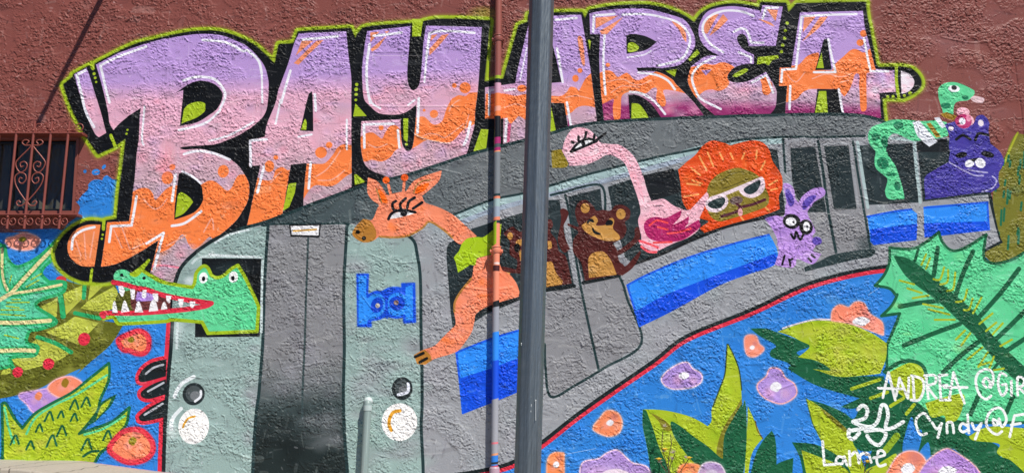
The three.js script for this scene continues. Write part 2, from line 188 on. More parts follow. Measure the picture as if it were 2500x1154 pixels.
const FLOWERS = [   // outline, rim, petals, heart colour, heart ellipse
  ['@d4 210,530 240,470 330,410 400,395 440,440 505,480 500,540 420,580 280,585', '#e9c9d8', '#a98bd0', C.white, ['d4', 375, 490, 45, 33], 'purple flower with white heart, a pink fringe and three lobes'],
  ['@d4 850,200 920,190 950,250 985,290 920,340 860,320', '#e9a49c', '#ee8d72', C.white, ['d4', 900, 275, 20, 18], 'small salmon flower under the dark green leaf tip'],
  ['@d4 945,560 1010,500 1040,440 1110,450 1150,510 1220,560 1230,640 1130,700 1020,670 960,620', '#eeb0b4', '#af8fd6', C.white, ['d4', 1080, 575, 48, 45], 'round purple flower with pale pink fringe'],
  ['@d3 430,400 470,350 520,295 590,310 620,370 600,440 530,465 440,430', '#f0b49d', '#f08a5e', C.white, ['d3', 540, 375, 28, 24], 'orange flower beneath the train'],
  ['@d3 105,800* 110,640 150,590 215,590* 215,800*', '#f2a57e', '#f28a52', C.white, ['d3', 165, 665, 23, 26], 'square orange flower beside the grey pole'],
  ['@d3 330,800* 350,660 460,630 520,590 590,570 650,620 700,660 800,690 840,800*', '#eac6da', '#b193d4', '#e8d6e4', ['d3', 570, 745, 120, 60], 'wide purple flower at the foot of the wall'],
  ['@d7 100,190* 110,120 160,80 230,100 280,60 340,70 390,150 480,210 490,300* 380,260 250,215', '#f0a795', '#f0876a', C.white, ['d7', 320, 200, 75, 42], 'salmon flower on the yellow green leaf'],
  ['@d1 80,300 100,250 200,230 320,180 450,200 550,250 560,310 470,390 320,410 150,370', '#efb6b0', '#f29a83', '#8f8326', ['d1', 320, 262, 62, 42], 'salmon flower below the window'],
  ['@e3 1210,880 1330,720 1460,670 1580,690 1680,800 1690,920 1600,1010 1430,1040 1290,980', C.red, '#f28a62', '#94821f', ['e3', 1465, 800, 50, 55], 'salmon flower with red rim above the concrete'],
  ['@d2 1710,670 1750,620 1880,560 2000,520 2110,560 2160,650 2150,780 2080,850 1980,850 1880,810 1780,790', C.red, '#f58a5c', '#94821f', ['d2', 1900, 650, 55, 45], 'salmon flower with red rim under the crocodile jaw'],
  ['@e3 210,290 380,250 560,230 660,320 520,420 380,480 300,390', '#dcb0d4', '#b28ad2', '#ee8a62', ['e3', 420, 300, 45, 55], 'purple flower with orange heart'],
  ['@e3 530,220 610,130 760,90 880,140 890,190 760,270 650,310', '#f0b4b8', '#f0896a', '#94711f', ['e3', 715, 155, 45, 60], 'salmon flower with brown heart'],
  ['@d5 680,760* 760,620 850,580 930,620 980,760*', '#eeb6b6', '#f08a66', C.white, ['d5', 830, 690, 50, 45], 'salmon flower under the white writing'],
  ['@d5 880,760* 960,640 1060,570 1120,580 1250,670 1310,760*', '#e8b4ba', '#b48ad4', C.white, ['d5', 1080, 705, 65, 40], 'purple flower with pink fringe under the white writing'],
  ['@e8 590,1300* 640,1060 900,1070 860,1300*', '#f0a070', '#f0854a', '#f2a46a', ['e8', 740, 1150, 60, 40], 'orange flower among the dark blades'],
  ['@e8 850,1300* 950,1040 1180,1050 1290,1300*', '#d8cbd8', '#b49ac6', '#c9b8d2', ['e8', 1060, 1150, 90, 50], 'pale lilac flower among the dark blades'],
];
function lettering(base, path, body) { base(path); clipTo(path, body); }
const fadeB = (p) => G(p, 600, 60, 600, 560, 0, '#b493d2', 0.26, '#b996d0', 0.36, '#dba6be', 0.55, '#e0aabd', 0.78, '#bc9ea9', 1, '#b59ba5');
const fadeA = (p) => G(p, 1800, 20, 1800, 300, 0, '#b794d2', 0.55, '#ba98d0', 0.7, '#cba6c0', 0.79, '#b795ac', 0.88, '#962f6b', 1, '#8c2560');
const fadeM = (p) => G(p, 1350, 20, 1350, 360, 0, '#b794d2', 0.5, '#ba98d0', 0.62, '#d4a5be', 0.8, '#c39fb0', 1, '#b99aa8');
const mottle = (seed, box, n = 60) => puffs(seed, n, box, ['236,150,172', '176,150,166', '196,160,200', '232,178,196'], 8, 34, 0.42);
function paint() {
  const c = K.ctx;
  F(C.brown, '@f -3000,-1500* 6000,-1500* 6000,3000* -3000,3000*');
  puffs(3, 160, [-400, -100, 2900, 420], ['150,96,92', '112,62,58', '142,84,78'], 30, 110, 0.13);
  puffs(4, 40, [2220, 10, 2500, 300], ['150,104,106', '120,66,62'], 20, 70, 0.2);
  // blue ground of the mural
  F(C.bg, '@f -700,572* 20,568 30,562 130,558 150,562 165,545* 185,530* @a3 370,130 320,60 @a2 345,1154 400,1080 470,1010 475,950 530,900 600,890 640,900 660,860 700,840 745,870 780,890 860,890* @a3 850,300* @f 250,560* 500,640* 440,1400* -700,1400*', '@f 1100,1400* 1150,900* 1400,640* 2200,560* 2420,580* 2760,640* 2860,1400*');
  puffs(5, 70, [0, 560, 420, 1150], ['60,140,228', '34,112,205'], 20, 70, 0.3);
  puffs(6, 110, [1200, 650, 2500, 1150], ['62,142,232', '34,112,205'], 20, 80, 0.3);
  E(C.bg, 'a2', 430, 790, 22, 24); E(C.bg, 'a2', 565, 800, 52, 40); E(C.brown, 'a2', 570, 800, 25, 8, -0.3); E(C.bg, 'a2', 660, 735, 22, 32, 0.5);
  // left plants
  F(C.olive, L.oliveLeaf);
  F(C.leaf, '@d1 900,1060* 1180,930* 1190,1154* @d2 1180,60 950,290* 920,0*', '@d1 1300,930* 1500,930* 1270,1154*', '@d1 1640,950* 1700,1000* 1740,1154* @d2 1640,200* 1450,240 1160,190* 1280,80*', '@d2 830,40* 820,310* 700,330 560,190*', '@d2 1080,310* 1430,400* 1280,560* 1130,720* 660,540* 930,410*', '@d2 520,640* 760,700 1000,850* 780,980 350,1090* 150,950*', '@d2 80,1010* 180,1110* 100,1154* 0,1154*');
  clipTo(L.oliveLeaf, () => puffs(7, 90, [0, 690, 310, 950], ['190,196,88', '120,122,40', '214,214,110'], 6, 26, 0.25));
  S(C.green, 13, '~@d2 870,0 890,150 910,310'); S(C.green, 10, '~@d1 1220,930 1210,1110', '~@d2 1080,260 1440,340', '~@d2 540,610 800,700 1030,830', '~@d2 120,980 220,1090');
  E(C.red, 'd2', 1215, 640, 88, 92); E(C.red, 'd2', 700, 1000, 82); E(C.red, 'd2', 250, 1120, 75); E(C.red, 'd1', 880, 840, 75, 48);
  for (const k of [7, 10, 11]) flower(FLOWERS[k]);
  F('#58c49a', L.palmLeaf); clipTo(L.palmLeaf, () => puffs(8, 60, [0, 600, 150, 900], ['120,212,178', '46,160,100'], 8, 30, 0.35));
  S(C.green, 8, L.palmLeaf);
  S(C.green, 19, '~@d1 160,1040 330,850 560,600 790,370', '~@d2 0,400 300,400 720,370', '~@d2 0,810 300,800 490,810', '~@d1 160,1050 500,1000 880,920'); S(C.green, 14, '~@d1 20,400 30,800 100,1000');
  S(C.cream, 10, '~@d1 160,1040 330,850 560,600 790,370', '~@d2 0,400 300,400 720,370', '~@d2 0,810 300,800 490,810', '~@d1 -40,1160 160,1040'); S(C.cream, 7, '~@d1 160,1050 500,1000 880,920', '~@d1 20,400 30,800 100,1000');
  S(C.sprout, 3, '~@d2 170,65 290,65', '~@d2 90,110 420,105', '~@d2 80,160 270,185', '~@d2 0,215 340,215', '~@d2 0,280 360,300', '~@d2 60,580 260,630', '~@d1 160,790 130,890', '~@d1 380,950 560,855', '~@d1 440,850 590,760');
  S(C.forest, 8, L.cornerLeaf); F(C.forest, '@e3 1290,280* 1220,420 1050,590* 960,620 1100,390');
  F(C.sprout, L.cornerLeaf, '@e3 1230,330* 1180,430 1060,570* 1120,410');
  clipTo(L.cornerLeaf, () => puffs(9, 70, [0, 920, 320, 1140], ['190,188,80', '140,170,36', '200,202,60'], 8, 30, 0.4));
  S('#1c6844', 5.5, L.cornerLeaf); S(C.mint, 5.5, '~@e3 285,720 400,530 620,390 850,280 1180,70', '~@e3 45,430 90,650 150,820', '~@e3 930,730 1150,660 1380,520'); S(C.forest, 6, '~@e3 920,970 1000,920 1090,910', '~@e3 870,720 960,620 1070,480 1100,390');
  for (const [x, y, r] of [[160, 780, 1], [330, 840, 0.9], [430, 650, 0.8], [540, 520, 1], [670, 500, 0.7], [680, 680, 1.1], [570, 790, 1.2], [820, 390, 1], [950, 360, 1], [820, 530, 0.8], [960, 830, 1.2], [1190, 730, 1]]) { const q = (a, b) => (x + a * r).toFixed(0) + ',' + (y + b * r).toFixed(0); S(C.forest, 5, `~@e3 ${q(-50, 60)} ${q(-5, -35)} ${q(15, -40)}* ${q(45, 50)}`); }
  flower(FLOWERS[8]); flower(FLOWERS[9]);
  // lettering: lime line, black block, faded letters
  soft(C.lime, 9, () => S(C.lime, 18, L.s1, L.s2));
  puff('163,187,38', 0.5, 1180, 30, 45, 20);
  soft(C.black, 5, () => F(C.black, L.s1, L.s2));
  S(C.lime, 8, '~@a1 515,560 530,640', '~@a2 745,350 800,480', '~@b6 945,110 950,300 978,515', '~@a3 660,290 655,395'); S(C.lime, 7, '~@a3 515,890 497,1040');
  F(C.lime, '@a3 1210,765* 1140,840* 1150,920* 1000,940*', '@a4 2130,130* 2260,130* 2235,345* 2130,350*');
  lettering(fadeB, L.accent, () => mottle(21, [180, 230, 260, 340], 16));
  lettering(fadeB, L.B, () => {
    mottle(22, [240, 220, 660, 560], 110);
    F(C.orange, '@a2 980,1060* 1100,1000 1200,1000 1260,1060 1285,1140 1330,1110 1420,1010 1500,970 1600,960* 1850,960* 1930,910 2010,910 2080,960 2160,1025 2220,990 2280,870 2340,830 2500,850* @a3 2500,500* 1990,520* 1950,490 1850,580 1760,640 1700,590 1650,480 1600,470 1510,590 1400,665 1300,690* 1250,900* 560,900* 600,200*');
    S('#f3a58b', 3.5, '~@a3 1150,30 1220,110 1290,150 1370,110 1430,30', '~@a3 780,400 880,620', '~@a3 880,370 980,640', '~@a3 1660,470 1430,600', '~@a3 1880,430 1980,270 2000,400', '~@a3 1000,640 1180,560');
    S('#ee8197', 5, '~@a3 1240,850 1400,840 1600,870');
    mottle(23, [370, 600, 480, 700], 14);
    puffs(33, 60, [250, 460, 610, 650], ['246,166,140', '236,112,60', '250,150,100'], 6, 26, 0.3);
    E(C.orange, 'a2', 1440, 870, 72, 80); E(C.orange, 'a2', 1500, 740, 38); E(C.orange, 'a2', 2120, 790, 68, 80); puff('238,130,140', 0.5, 405, 395, 30, 60);
  });
  F(C.black, L.Bc1, L.Bc2);
  F(C.lime, '@a1 1640,1130* 1700,1070 1800,1040 1890,1055 1900,1110 @a2 1890,60 1800,130 1610,210*', '@a2 1565,1080* 1610,1045 1700,1100 1745,1154 @a3 1740,80 1640,200 1530,255*');
  lettering((p) => F('#f0864f', p), L.foot, () => { puffs(24, 26, [165, 555, 235, 645], ['214,130,80', '246,140,90'], 8, 24, 0.5); S('#f3a58b', 3.5, '~@a3 420,450 440,760', '~@a3 320,540 380,720', '~@a3 540,430 490,740'); });
  lettering(fadeB, L.A1, () => {
    mottle(25, [610, 250, 860, 500], 80);
    F(C.orange, '@a5 200,950* 330,1000 420,990 460,880 540,840 620,880 680,820* 620,1154* @f 700,560* 580,580*', '@a5 820,800* 960,800 1060,790 1150,700 1220,600 1300,560 1420,580* 1420,900* 1320,950 1200,1050 1100,1075 960,1060 880,1110 800,1230* 720,1200*');
    E(C.orange, 'a5', 1015, 660, 72); E(C.orange, 'a5', 1115, 570, 40); E(C.orange, 'a5', 385, 830, 60, 72); E(C.orange, 'a5', 465, 725, 30);
    S('#f4a68c', 3.5, '~@a5 960,950 1100,850 1250,640', '~@a5 980,1000 1150,990 1300,880', '~@a5 400,1030 480,940 530,900');
    F(C.salmon, '@a4 780,400* 920,400* 705,580*', '@a4 1050,390* 960,400* 680,670* 740,690* 860,570*');
  });
  F(C.black, L.A1c); F(C.lime, '@a5 820,250 840,300 835,385* 772,385* 790,320', '@a5 620,1040* 715,1030* 695,1154* @f 706,505* 690,515*');
  lettering(fadeB, L.Y, () => {
    mottle(26, [880, 210, 1170, 440], 110);
    F(C.orange, '@a7 290,480* 360,430 440,415 500,450 560,490 600,420 660,340 740,335 790,400* 800,590* 720,640 660,720 560,770 440,750 370,770 300,760*', '@a7 960,240* 1060,220 1120,260 1170,310 1230,320 1300,270 1340,150 1380,60 1420,0 @a6 1440,1090 1500,1060 1580,1070 1640,1030 1760,1030* @a7 1720,300* 1600,360 1520,420 1450,500 1380,540 1250,530 1150,510 1080,520 1000,570 920,620*');
    E(C.orange, 'a6', 1445, 945, 30); E(C.orange, 'a6', 1575, 970, 70); E(C.orange, 'a7', 1195, 190, 52); E(C.orange, 'a7', 1075, 145, 18); E(C.orange, 'a7', 550, 360, 32);
    S('#f4a68c', 3, '~@a7 1060,460 1150,430 1250,450 1330,480 1450,400 1560,310', '~@a7 1380,160 1420,80 1500,20', '~@a7 400,560 500,600 620,560', '~@a7 1620,200 1560,420');
    S('#f6d6c8', 2, '~@a7 880,360 960,440 1100,500 1300,545 1400,550');
    F(C.salmon, '@a6 420,300* 530,290* 420,420*', '@a6 620,340* 420,500* 440,535* 520,480*', '@a6 1380,315* 1290,330* 1140,500* 1140,580* 1250,470*', '@a6 1165,330* 1240,320* 1150,410*', '@a6 590,290* 650,275* 620,310*');
  });
  F(C.lime, '@a7 820,245* 882,243* 875,510 850,520 825,505*', '@a7 235,60* 290,120 375,215* 208,220*', '@a7 220,925* 260,935 360,1020* 230,1060*', '@a7 1770,375* 1860,380* 1830,640* 1670,665*');
  lettering(fadeM, L.A2, () => {
    mottle(27, [1185, 200, 1460, 340], 50);
    F(C.orange, '@b2 30,395* 240,390* 300,400 400,420 540,400 840,420 950,420 1020,370 1060,310 1130,320 1170,350 1240,220 1330,130* 1400,570* 1250,540 1150,560 1080,620 1010,660* 985,510* 700,500* 540,700 480,690 430,670 380,720 330,760 290,690* 20,700*');
    E(C.orange, 'b2', 470, 330, 58, 46); E(C.orange, 'b2', 1125, 205, 40, 46); E(C.orange, 'b2', 1180, 110, 32);
    F('#c8577f', '@b2 300,760* 340,760* 320,980* 290,990*'); F(C.magenta, '@b2 1030,690* 1060,700* 1080,820* 1035,820*'); F(C.salmon, '@b1 1150,470 1210,480 1240,780 1200,760');
    S('#f4a68c', 3, '~@b2 260,560 400,520 520,560', '~@b2 1000,440 1150,420 1330,460');
  });
  F(C.black, L.A2c, '@b2 985,510* 1035,800* 880,880* 640,920* 700,500*'); F(C.lime, '@b2 830,560* 890,860* 780,890* 780,560*');
  lettering(fadeA, L.R, () => {
    mottle(28, [1430, 200, 1720, 290], 40);
    F(C.orange, '@b2 1400,150* 1500,110 1580,130 1640,190 1700,160 1760,140 1830,210 1900,230 2000,180 2150,110 2300,150 2500,400* 2350,360 2200,350 2230,480 2210,550 2150,530 2110,450 2120,330 2060,330 1980,390 1850,360 1700,410 1680,560 1670,690 1620,715 1590,690 1580,560 1590,460 1520,490 1440,530*');
    E(C.orange, 'b1', 1520, 795, 28); F(C.salmon, '@b1 1370,215* 1650,190* 1370,350*', '@b1 1710,205* 1420,380* 1440,420* 1510,420*', '@b1 2300,260 2400,310 2470,400 2480,520* 2440,470 2390,370');
    S('#f4a68c', 3, '~@b2 1510,250 1700,220 1880,290 2050,230', '~@b2 1560,380 1700,300 1900,320');
  });
  F(C.black, L.Rc); F(C.lime, '@b1 1770,530 1830,520 1900,570 1870,620 1770,630', '@b2 1810,510* 1900,520 1970,600 2030,712* 1805,728*', '@b3 120,860* 265,845* 240,935*', '@b3 510,600* 545,650* 430,745 405,720*', '@b1 1275,490* 1315,490* 1300,610*');
  lettering(fadeA, L.E, () => {
    mottle(29, [1690, 200, 1900, 260], 30);
    F(C.orange, '@b3 380,830* 540,800 620,780 720,790 800,760 880,770 970,820* 890,910 890,970 905,1010 870,1070 780,1110 700,1090 620,1100 560,1140 500,1200* @b4 380,480* 380,250*', '@b4 1280,270* 1350,240* 1430,330 1400,440 1350,460 1310,430 1300,340');
    F(C.purple, '@b3 560,860* 690,850* 620,920*'); F(C.salmon, '@b3 610,280 700,190 780,170* 720,260 640,410* 600,390', '@b3 830,170* 890,240* 780,350 660,440* 720,330', '@b3 1360,115* 1500,120* 1470,260*', '@b3 1250,230* 1400,270 1460,325* 1370,290');
  });
  F(C.lime, '@b3 1250,700* 1500,675* 1510,710* 1430,735* 1385,800* 1330,775* 1240,790*', '@b3 945,920 1060,850 1120,835 1125,870 1000,940');
  lettering(fadeA, L.A3, () => {
    mottle(30, [2040, 170, 2190, 250], 40);
    F(C.orange, '@b5 140,800* 250,790 350,690 430,655 500,660 470,850* 660,860* 700,780 800,690 890,610 960,600 1050,640 1130,590* 1195,850* 1080,900* 1080,1154 @b6 585,620 545,660 510,620 490,350 490,220 440,210 410,300 370,400 310,480* 240,400* @b4 1980,385* 1880,390 1800,430 1740,500 1680,530 1590,550* 1590,350* 1490,350* @b3 1490,825*');
    E(C.orange, 'b5', 1045, 410, 45); E(C.orange, 'b5', 1005, 520, 45); F(C.salmon, '@b3 1820,210* 1970,190* 1800,400*', '@b3 2110,200* 2010,210* 1870,410 1790,510* 1870,450 2000,340');
    S('#f4a68c', 3, '~@b5 120,920 220,1000 330,880', '~@b5 420,960 600,900 760,940 900,900', '~@b5 760,1010 860,980');
    puffs(31, 16, [2125, 175, 2190, 230], ['236,224,236', '230,170,190'], 8, 20, 0.4);
  });
  F(C.black, L.A3c); F(C.lime, '@b3 2030,640* 2062,830* 1970,830*', '@b4 2000,410* 2090,410* 2110,705* 1945,705*');
  lettering((p) => F('#ebd9e3', p), L.cap, () => puffs(32, 14, [2200, 170, 2235, 230], ['238,170,184', '250,246,250'], 5, 16, 0.5));
  for (const [t, x, y, r] of [['a1', 542, 700, 20], ['a1', 555, 750, 18], ['a1', 567, 800, 15], ['a2', 950, 285, 14], ['a2', 938, 332, 15], ['a3', 645, 462, 15], ['a3', 635, 512, 14], ['a6', 252, 930, 22], ['a6', 246, 990, 25], ['a6', 245, 1054, 22], ['a6', 241, 1120, 18], ['a7', 860, 560, 19], ['b3', 1612, 282, 23], ['b3', 1588, 375, 21], ['b3', 1580, 468, 22], ['b3', 1555, 555, 23], ['b3', 1542, 632, 21], ['b6', 840, 480, 21], ['b6', 905, 480, 22], ['b6', 1045, 465, 20], ['b6', 1115, 435, 24]]) E(C.lime, t, x, y, r);
  S('#eceaf2', 6.5, '~@a1 1180,370 900,470 620,600* 690,900 730,1050', '~@a1 1870,290 2150,320 2350,420 @a4 120,520 250,640 290,800', '~@a1 1630,785 1800,740 2000,760 2110,870 2140,980 2080,1130', '~@a2 2080,50 1900,200 1580,290', '~@a2 1640,580 1800,545 2000,570 2200,650', '~@a2 1540,830 1495,1150', '~@a3 1060,0 1000,350* 750,360* 725,550', '~@a3 1185,570 1390,440* 1280,880', '~@a3 1490,355 1650,320 1850,180', '~@a3 545,370 400,410 290,500 270,640', '~@a1 440,660 335,720* 380,900 440,1154 @a2 540,250', '~@a4 790,385 1220,345', '~@a4 640,760 600,900 530,1154', '~@a4 940,1050 @a5 950,150', '~@a5 160,830 150,520* 350,500', '~@a5 890,780 865,1100', '~@a5 320,830 240,1150', '~@a6 460,340 640,320 800,300', '~@a6 410,440 375,700 380,950 415,1154', '~@a6 1105,600 1140,310* 1300,280 1690,300', '~@a7 1010,0 995,420', '~@a7 345,600 340,320* 700,310', '~@a7 755,390 775,600', '~@a7 1640,290 1600,480 1560,570');
  S('#eceaf2', 5, '~@a2 1160,0 1130,380 1150,470', '~@a2 2490,190 2200,350 1950,420', '~@a2 1620,790 1750,860 1850,940', '~@a5 1330,260 1330,620', '~@a5 520,20 460,310', '~@a6 1105,600 1080,900', '~@a7 410,0 450,70 540,120', '~@a7 880,80 960,20', '~@a4 290,800 300,1150', '~@a5 740,470 900,440');
  S('#eceaf2', 6, '~@b1 880,245 1140,220', '~@b1 900,590 970,1000', '~@b2 70,650 75,350* 130,345', '~@b2 260,355 380,335', '~@b2 285,700 265,980', '~@b2 1020,500 1070,790', '~@b1 1340,390 1350,190* 1600,170', '~@b1 1700,180 2000,175 2250,230 2400,290 @b3 420,440 400,600 300,730 40,800', '~@b1 1480,430 1465,750 1490,1154', '~@b2 1895,135 2100,160 2250,230 2340,340', '~@b2 1790,370 1950,400 2100,500 2220,640', '~@b3 1200,200 1050,140 850,130 680,190 590,290 590,400 680,540 830,640', '~@b3 960,390 1050,350 1120,380 1170,520* 1320,525', '~@b3 1020,640 1170,700* 1170,760', '~@b3 730,700 600,760 500,840 450,950 500,1120 @b4 580,520 800,630', '~@b4 1180,310 1355,220* 1440,430', '~@b3 1310,230 1350,100* 1500,90', '~@b3 1540,1000 1550,850* 1720,840* 1790,200* 2100,180 2460,170', '~@b3 2110,480 2200,880* 1940,880', '~@b5 1050,470 1130,870* 1350,870', '~@b4 1650,350 1640,630', '~@b4 2240,390 2290,680');
  S('#e6def0', 4, '~@b1 530,590 450,970', '~@b1 1760,700 1950,670 2050,620');
  // train
  S(C.red, 17, '~@f 2412,470 2436,566 2452,594* 2408,620', '~@f 2170,656 2110,664 2030,682 1950,708 1831,764 1678,826 1598,886 1496,956 1405,1021 1325,1084 1251,1134 1168,1156', '~@f 392,1160 398,1000 410,850 414,780'); S(C.red, 17, CLAWS[0], CLAWS[1], CLAWS[2]);
  F('#1c2426', CLAWS[0], CLAWS[1], CLAWS[2]); S('#b9bcc4', 5, '~@f 355,912 375,897 398,890', '~@f 360,955 398,934', '~@f 352,1012 396,985');
  F(C.grey, L.train);
  clipTo(L.train, () => {
    puffs(40, 160, [1030, 380, 2440, 1150], ['150,168,172', '158,154,164', '140,142,150'], 20, 70, 0.22);
    G(L.roof, 620, 520, 1150, 420, 0, '#39474a', 0.5, '#4f5a5d', 1, '#6d7275');
    puffs(41, 80, [900, 290, 2120, 500], ['122,126,130', '92,98,102'], 16, 60, 0.25);
    F('#a0b8b9', '@f 1108,524* 1200,488 1276,472 1340,454 1420,430 1520,404 1620,380 1710,356 1800,343* 1912,335* 1912,350* 1800,362 1700,385 1540,430 1420,462 1340,482 1200,520 1100,560*');
    F('#9aa6b6', '@f 1105,545* 1200,508 1340,470 1420,450 1540,418 1700,374* 1700,385 1540,430 1420,462 1340,482 1200,520 1100,560*');
    F(C.front, L.front);
    puffs(42, 60, [420, 560, 640, 1150], ['160,186,182', '134,152,150'], 16, 60, 0.3); puffs(43, 60, [850, 560, 1030, 1150], ['150,146,154', '160,188,180'], 16, 60, 0.35);
    puffs(58, 14, [596, 850, 632, 1090], ['143,143,150'], 12, 30, 0.4);
  });
  S(C.teal, 8, '~@f 520,586 580,560 650,541 760,499 880,456 994,427 1080,399 1160,373 1232,355 1346,325 1400,309 1476,298 1616,290 1754,285 2000,279 2100,282 2150,294 2200,318', '~@f 640,549 850,547');
  S(C.teal, 6, '~@f 1108,524 1200,488 1276,472 1340,454 1420,430 1520,404 1620,380 1700,364 1800,343 1912,335 2000,335 2112,332');
  S('#1c2628', 9, '~@f 396,1300 398,1154 404,1000 416,850 420,780', '~@f 2170,650 2110,658 2030,676 1950,702 1831,758 1678,820 1598,880 1496,950 1405,1015 1325,1078 1251,1128 1168,1150 1100,1160', '~@f 426,692 440,655 470,622 520,586 580,560', '~@f 2416,470 2440,566 2449,590* 2408,612');
  G(L.frontDoor, 730, 560, 735, 1110, 0, '#8a8a8d', 0.56, '#828285', 0.68, '#6a6f71', 0.8, '#3d494a', 1, '#232c2c');
  clipTo(L.frontDoor, () => { puffs(44, 34, [745, 1010, 835, 1090], ['112,116,120'], 14, 40, 0.3); puffs(59, 26, [620, 1000, 740, 1160], ['24,30,30'], 16, 46, 0.35); S('#6f7678', 2, '~@f 800,1022 826,1021'); puffs(45, 40, [620, 560, 850, 960], ['150,150,158', '122,122,130'], 16, 60, 0.3); });
  S(C.teal, 7.5, '~@f 654,552 645,700 640,850 632,950 623,1030 616,1154 610,1300', '~@f 847,549 839,700 840,850 838,970 842,1081 848,1160 850,1300', '~@f 1000,578 1012,592 1018,620 1026,680 1028,831 1030,900 1030,1000 1028,1041 1033,1153 1035,1300'); S('#3d4c4e', 5, '~@f 752,582 747,720 743,850 738,960 737,1020');
  F('#1a1c1e', '@f 705,548* 783,546* 780,580* 709,578*'); F('#eae8ea', '@f 709,552* 779,550* 777,575* 712,573*'); S('#d9a23c', 4, '~@f 716,564 772,560');
  S('#c4d3d3', 6, '~@c7 1140,110 1300,30 1990,40', '~@c7 2000,80 1990,500 1985,950', '~@c7 960,850 950,1150'); S('#d5dfe0', 5, '~@a3 1950,700 2100,715 2500,735', '~@a3 2020,560 2200,460 2450,400');
  puff('232,238,240', 0.7, 462, 685, 18, 14); puff('220,230,232', 0.45, 432, 800, 22, 60);
  F('#16191b', L.winFront); clipTo(L.winFront, () => puff('40,56,58', 0.8, 560, 660, 60, 30));
  for (const [t, x, y, rx, ry] of [['c8', 458, 557, 132, 132], ['c3', 808, 690, 124, 136]]) { E('#262e30', t, x, y, rx, ry); E('#4a5254', t, x, y - 5, rx * 0.72, ry * 0.72); E('#74787c', t, x + rx * 0.1, y + ry * 0.15, rx * 0.42, ry * 0.4); }
  S('#e6e8ee', 6, '~@c8 545,520 540,590 475,645'); S('#dfe2ee', 7, '~@c3 880,630 885,700 860,740 760,765');
  E('#f2f0ee', 'c8', 460, 950, 182, 208); E('#f2f0ee', 'e7', 795, 590, 192, 200);
  S('#dca13a', 5, '~@c8 470,830 400,850 350,910 330,960'); S('#d99a2c', 8, '~@e7 800,465 730,480 690,540 680,620 705,680');
  S('rgba(238,242,246,0.85)', 9, '~@c8 460,345 330,420 260,510 225,590', '~@c8 305,735 225,820 190,900 190,980'); puff('232,240,242', 0.5, 418, 1050, 20, 30);
  soft('#164fd6', 4, () => F('#164fd6', L.logo)); F(C.light, '@c2 275,365* 375,365* 372,625 450,590 540,590 590,650 600,700 590,790 540,850 460,885 385,905* 380,950* 275,960*', '@c2 640,640 700,580 780,575 845,610* 850,500* 935,475* 940,905* 850,910* 842,835 780,858 700,850 640,800');
  E('#1446c8', 'c2', 500, 722, 74, 96, 0.3); E('#1446c8', 'c2', 745, 700, 96, 86); E('#b9b3ac', 'c2', 508, 728, 28, 30); E('#8f7674', 'c2', 735, 692, 32, 30); S('#1446c8', 4, '~@c2 600,560 612,640', '~@c2 612,800 622,880');
  // doors and windows along the side
  F('#8a8a8e', L.sideDoor, L.rearDoor); puff('50,64,66', 0.75, 2118, 600, 34, 30);
  F(C.dark, L.win1, L.win2, L.win3, L.win4, L.win5, L.win6, L.win7, L.win8);
  for (const w of [L.win1, L.win4, L.win5, L.win6, L.win7, L.win8]) clipTo(w, () => puffs(46, 110, [1090, 340, 2420, 800], ['24,26,30', '50,68,70'], 14, 46, 0.4));
  F('#1b1e21', '@b8 100,440* 470,360* 570,640* 200,760*', '@b6 1190,1040* 1560,990* 1590,1154* 1200,1154*');
  S(C.grey, 6, '~@c4 850,905 920,1154 @c5 470,550 515,740 545,1000', '~@b7 40,62 370,62 400,250 460,640 480,820', '~@b8 1870,480 1860,60 2210,40 2300,500 2370,850'); S('#a9bcbd', 8, '~@b7 470,40 530,400 590,780 600,830', '~@b7 1165,40 1190,350 1240,770', '~@b6 880,985 1050,1000 1180,1020');
  S(C.teal, 6, '~@c4 900,880 960,1154 @c5 530,650 620,1154 @f 1462,903', '~@f 1345,476 1372,470 1466,452 1478,520', '~@c5 1060,870 1110,980 1160,1154 @f 1566,838 1475,898 1405,940 1345,968 1332,900 1330,840', '~@f 1912,338 1918,420', '~@f 2083,345 2100,450 2118,560 2128,615');
  S(C.teal, 7, '~@f 1998,345 2010,420 2024,520 2042,615'); S('#1a2022', 9, '~@c5 170,1040 510,990', '~@c5 620,950 1060,860', '~@c2 1720,850 1900,760 2260,630'); S('#1a1c1e', 7, '~@c5 1240,720 1600,590 2100,360 2490,235 @b8 1840,905');
  F('#2b3b3d', '@c6 1450,600 1900,540 1890,630 1700,665 1400,735 1080,815* 1070,760* 1250,690');
  F(C.light, L.pan1, L.pan2, L.pan3, L.pan4); F(C.deep, '@c3 1500,570* 1900,440* 2220,320* 2300,290* 2300,700* 2040,810* 1550,1000*', '@f 1552,760* 1620,722 1700,690 1780,660 1895,618* 1892,646 1820,672 1750,700 1640,760 1562,798*', '@c6 1870,300* 2450,230* 2440,430* 1920,490* 1885,450*', '@f 2256,545* 2414,540* 2416,562* 2258,580*');
  S('#1a5ade', 5, '~@c3 1470,250 1900,82 2230,-18', '~@f 1532,696 1580,671 1680,629 1798,593 1878,573', '~@c6 1840,145 2150,85 2380,55', '~@f 2258,507 2412,494', '~@c3 1470,260 1510,600 1548,990', '~@f 2412,494 2416,560', '~@f 1532,696 1562,796');
  // crocodile
  F('#5a5d20', '@c7 240,480 450,440 460,690 230,700'); F('#6a3836', '@c7 450,440 880,520 880,680 440,700'); F(C.front, '@c7 895,530* 1260,620* 900,670*'); S('#1a1c1e', 5, '~@c7 890,530 885,680'); F('#a983d0', '@c7 475,460* 640,480 730,560 600,572 460,572');
  F(C.mint, L.croc); clipTo(L.croc, () => puffs(47, 50, [280, 650, 630, 820], ['66,190,130', '120,220,165'], 8, 34, 0.3));
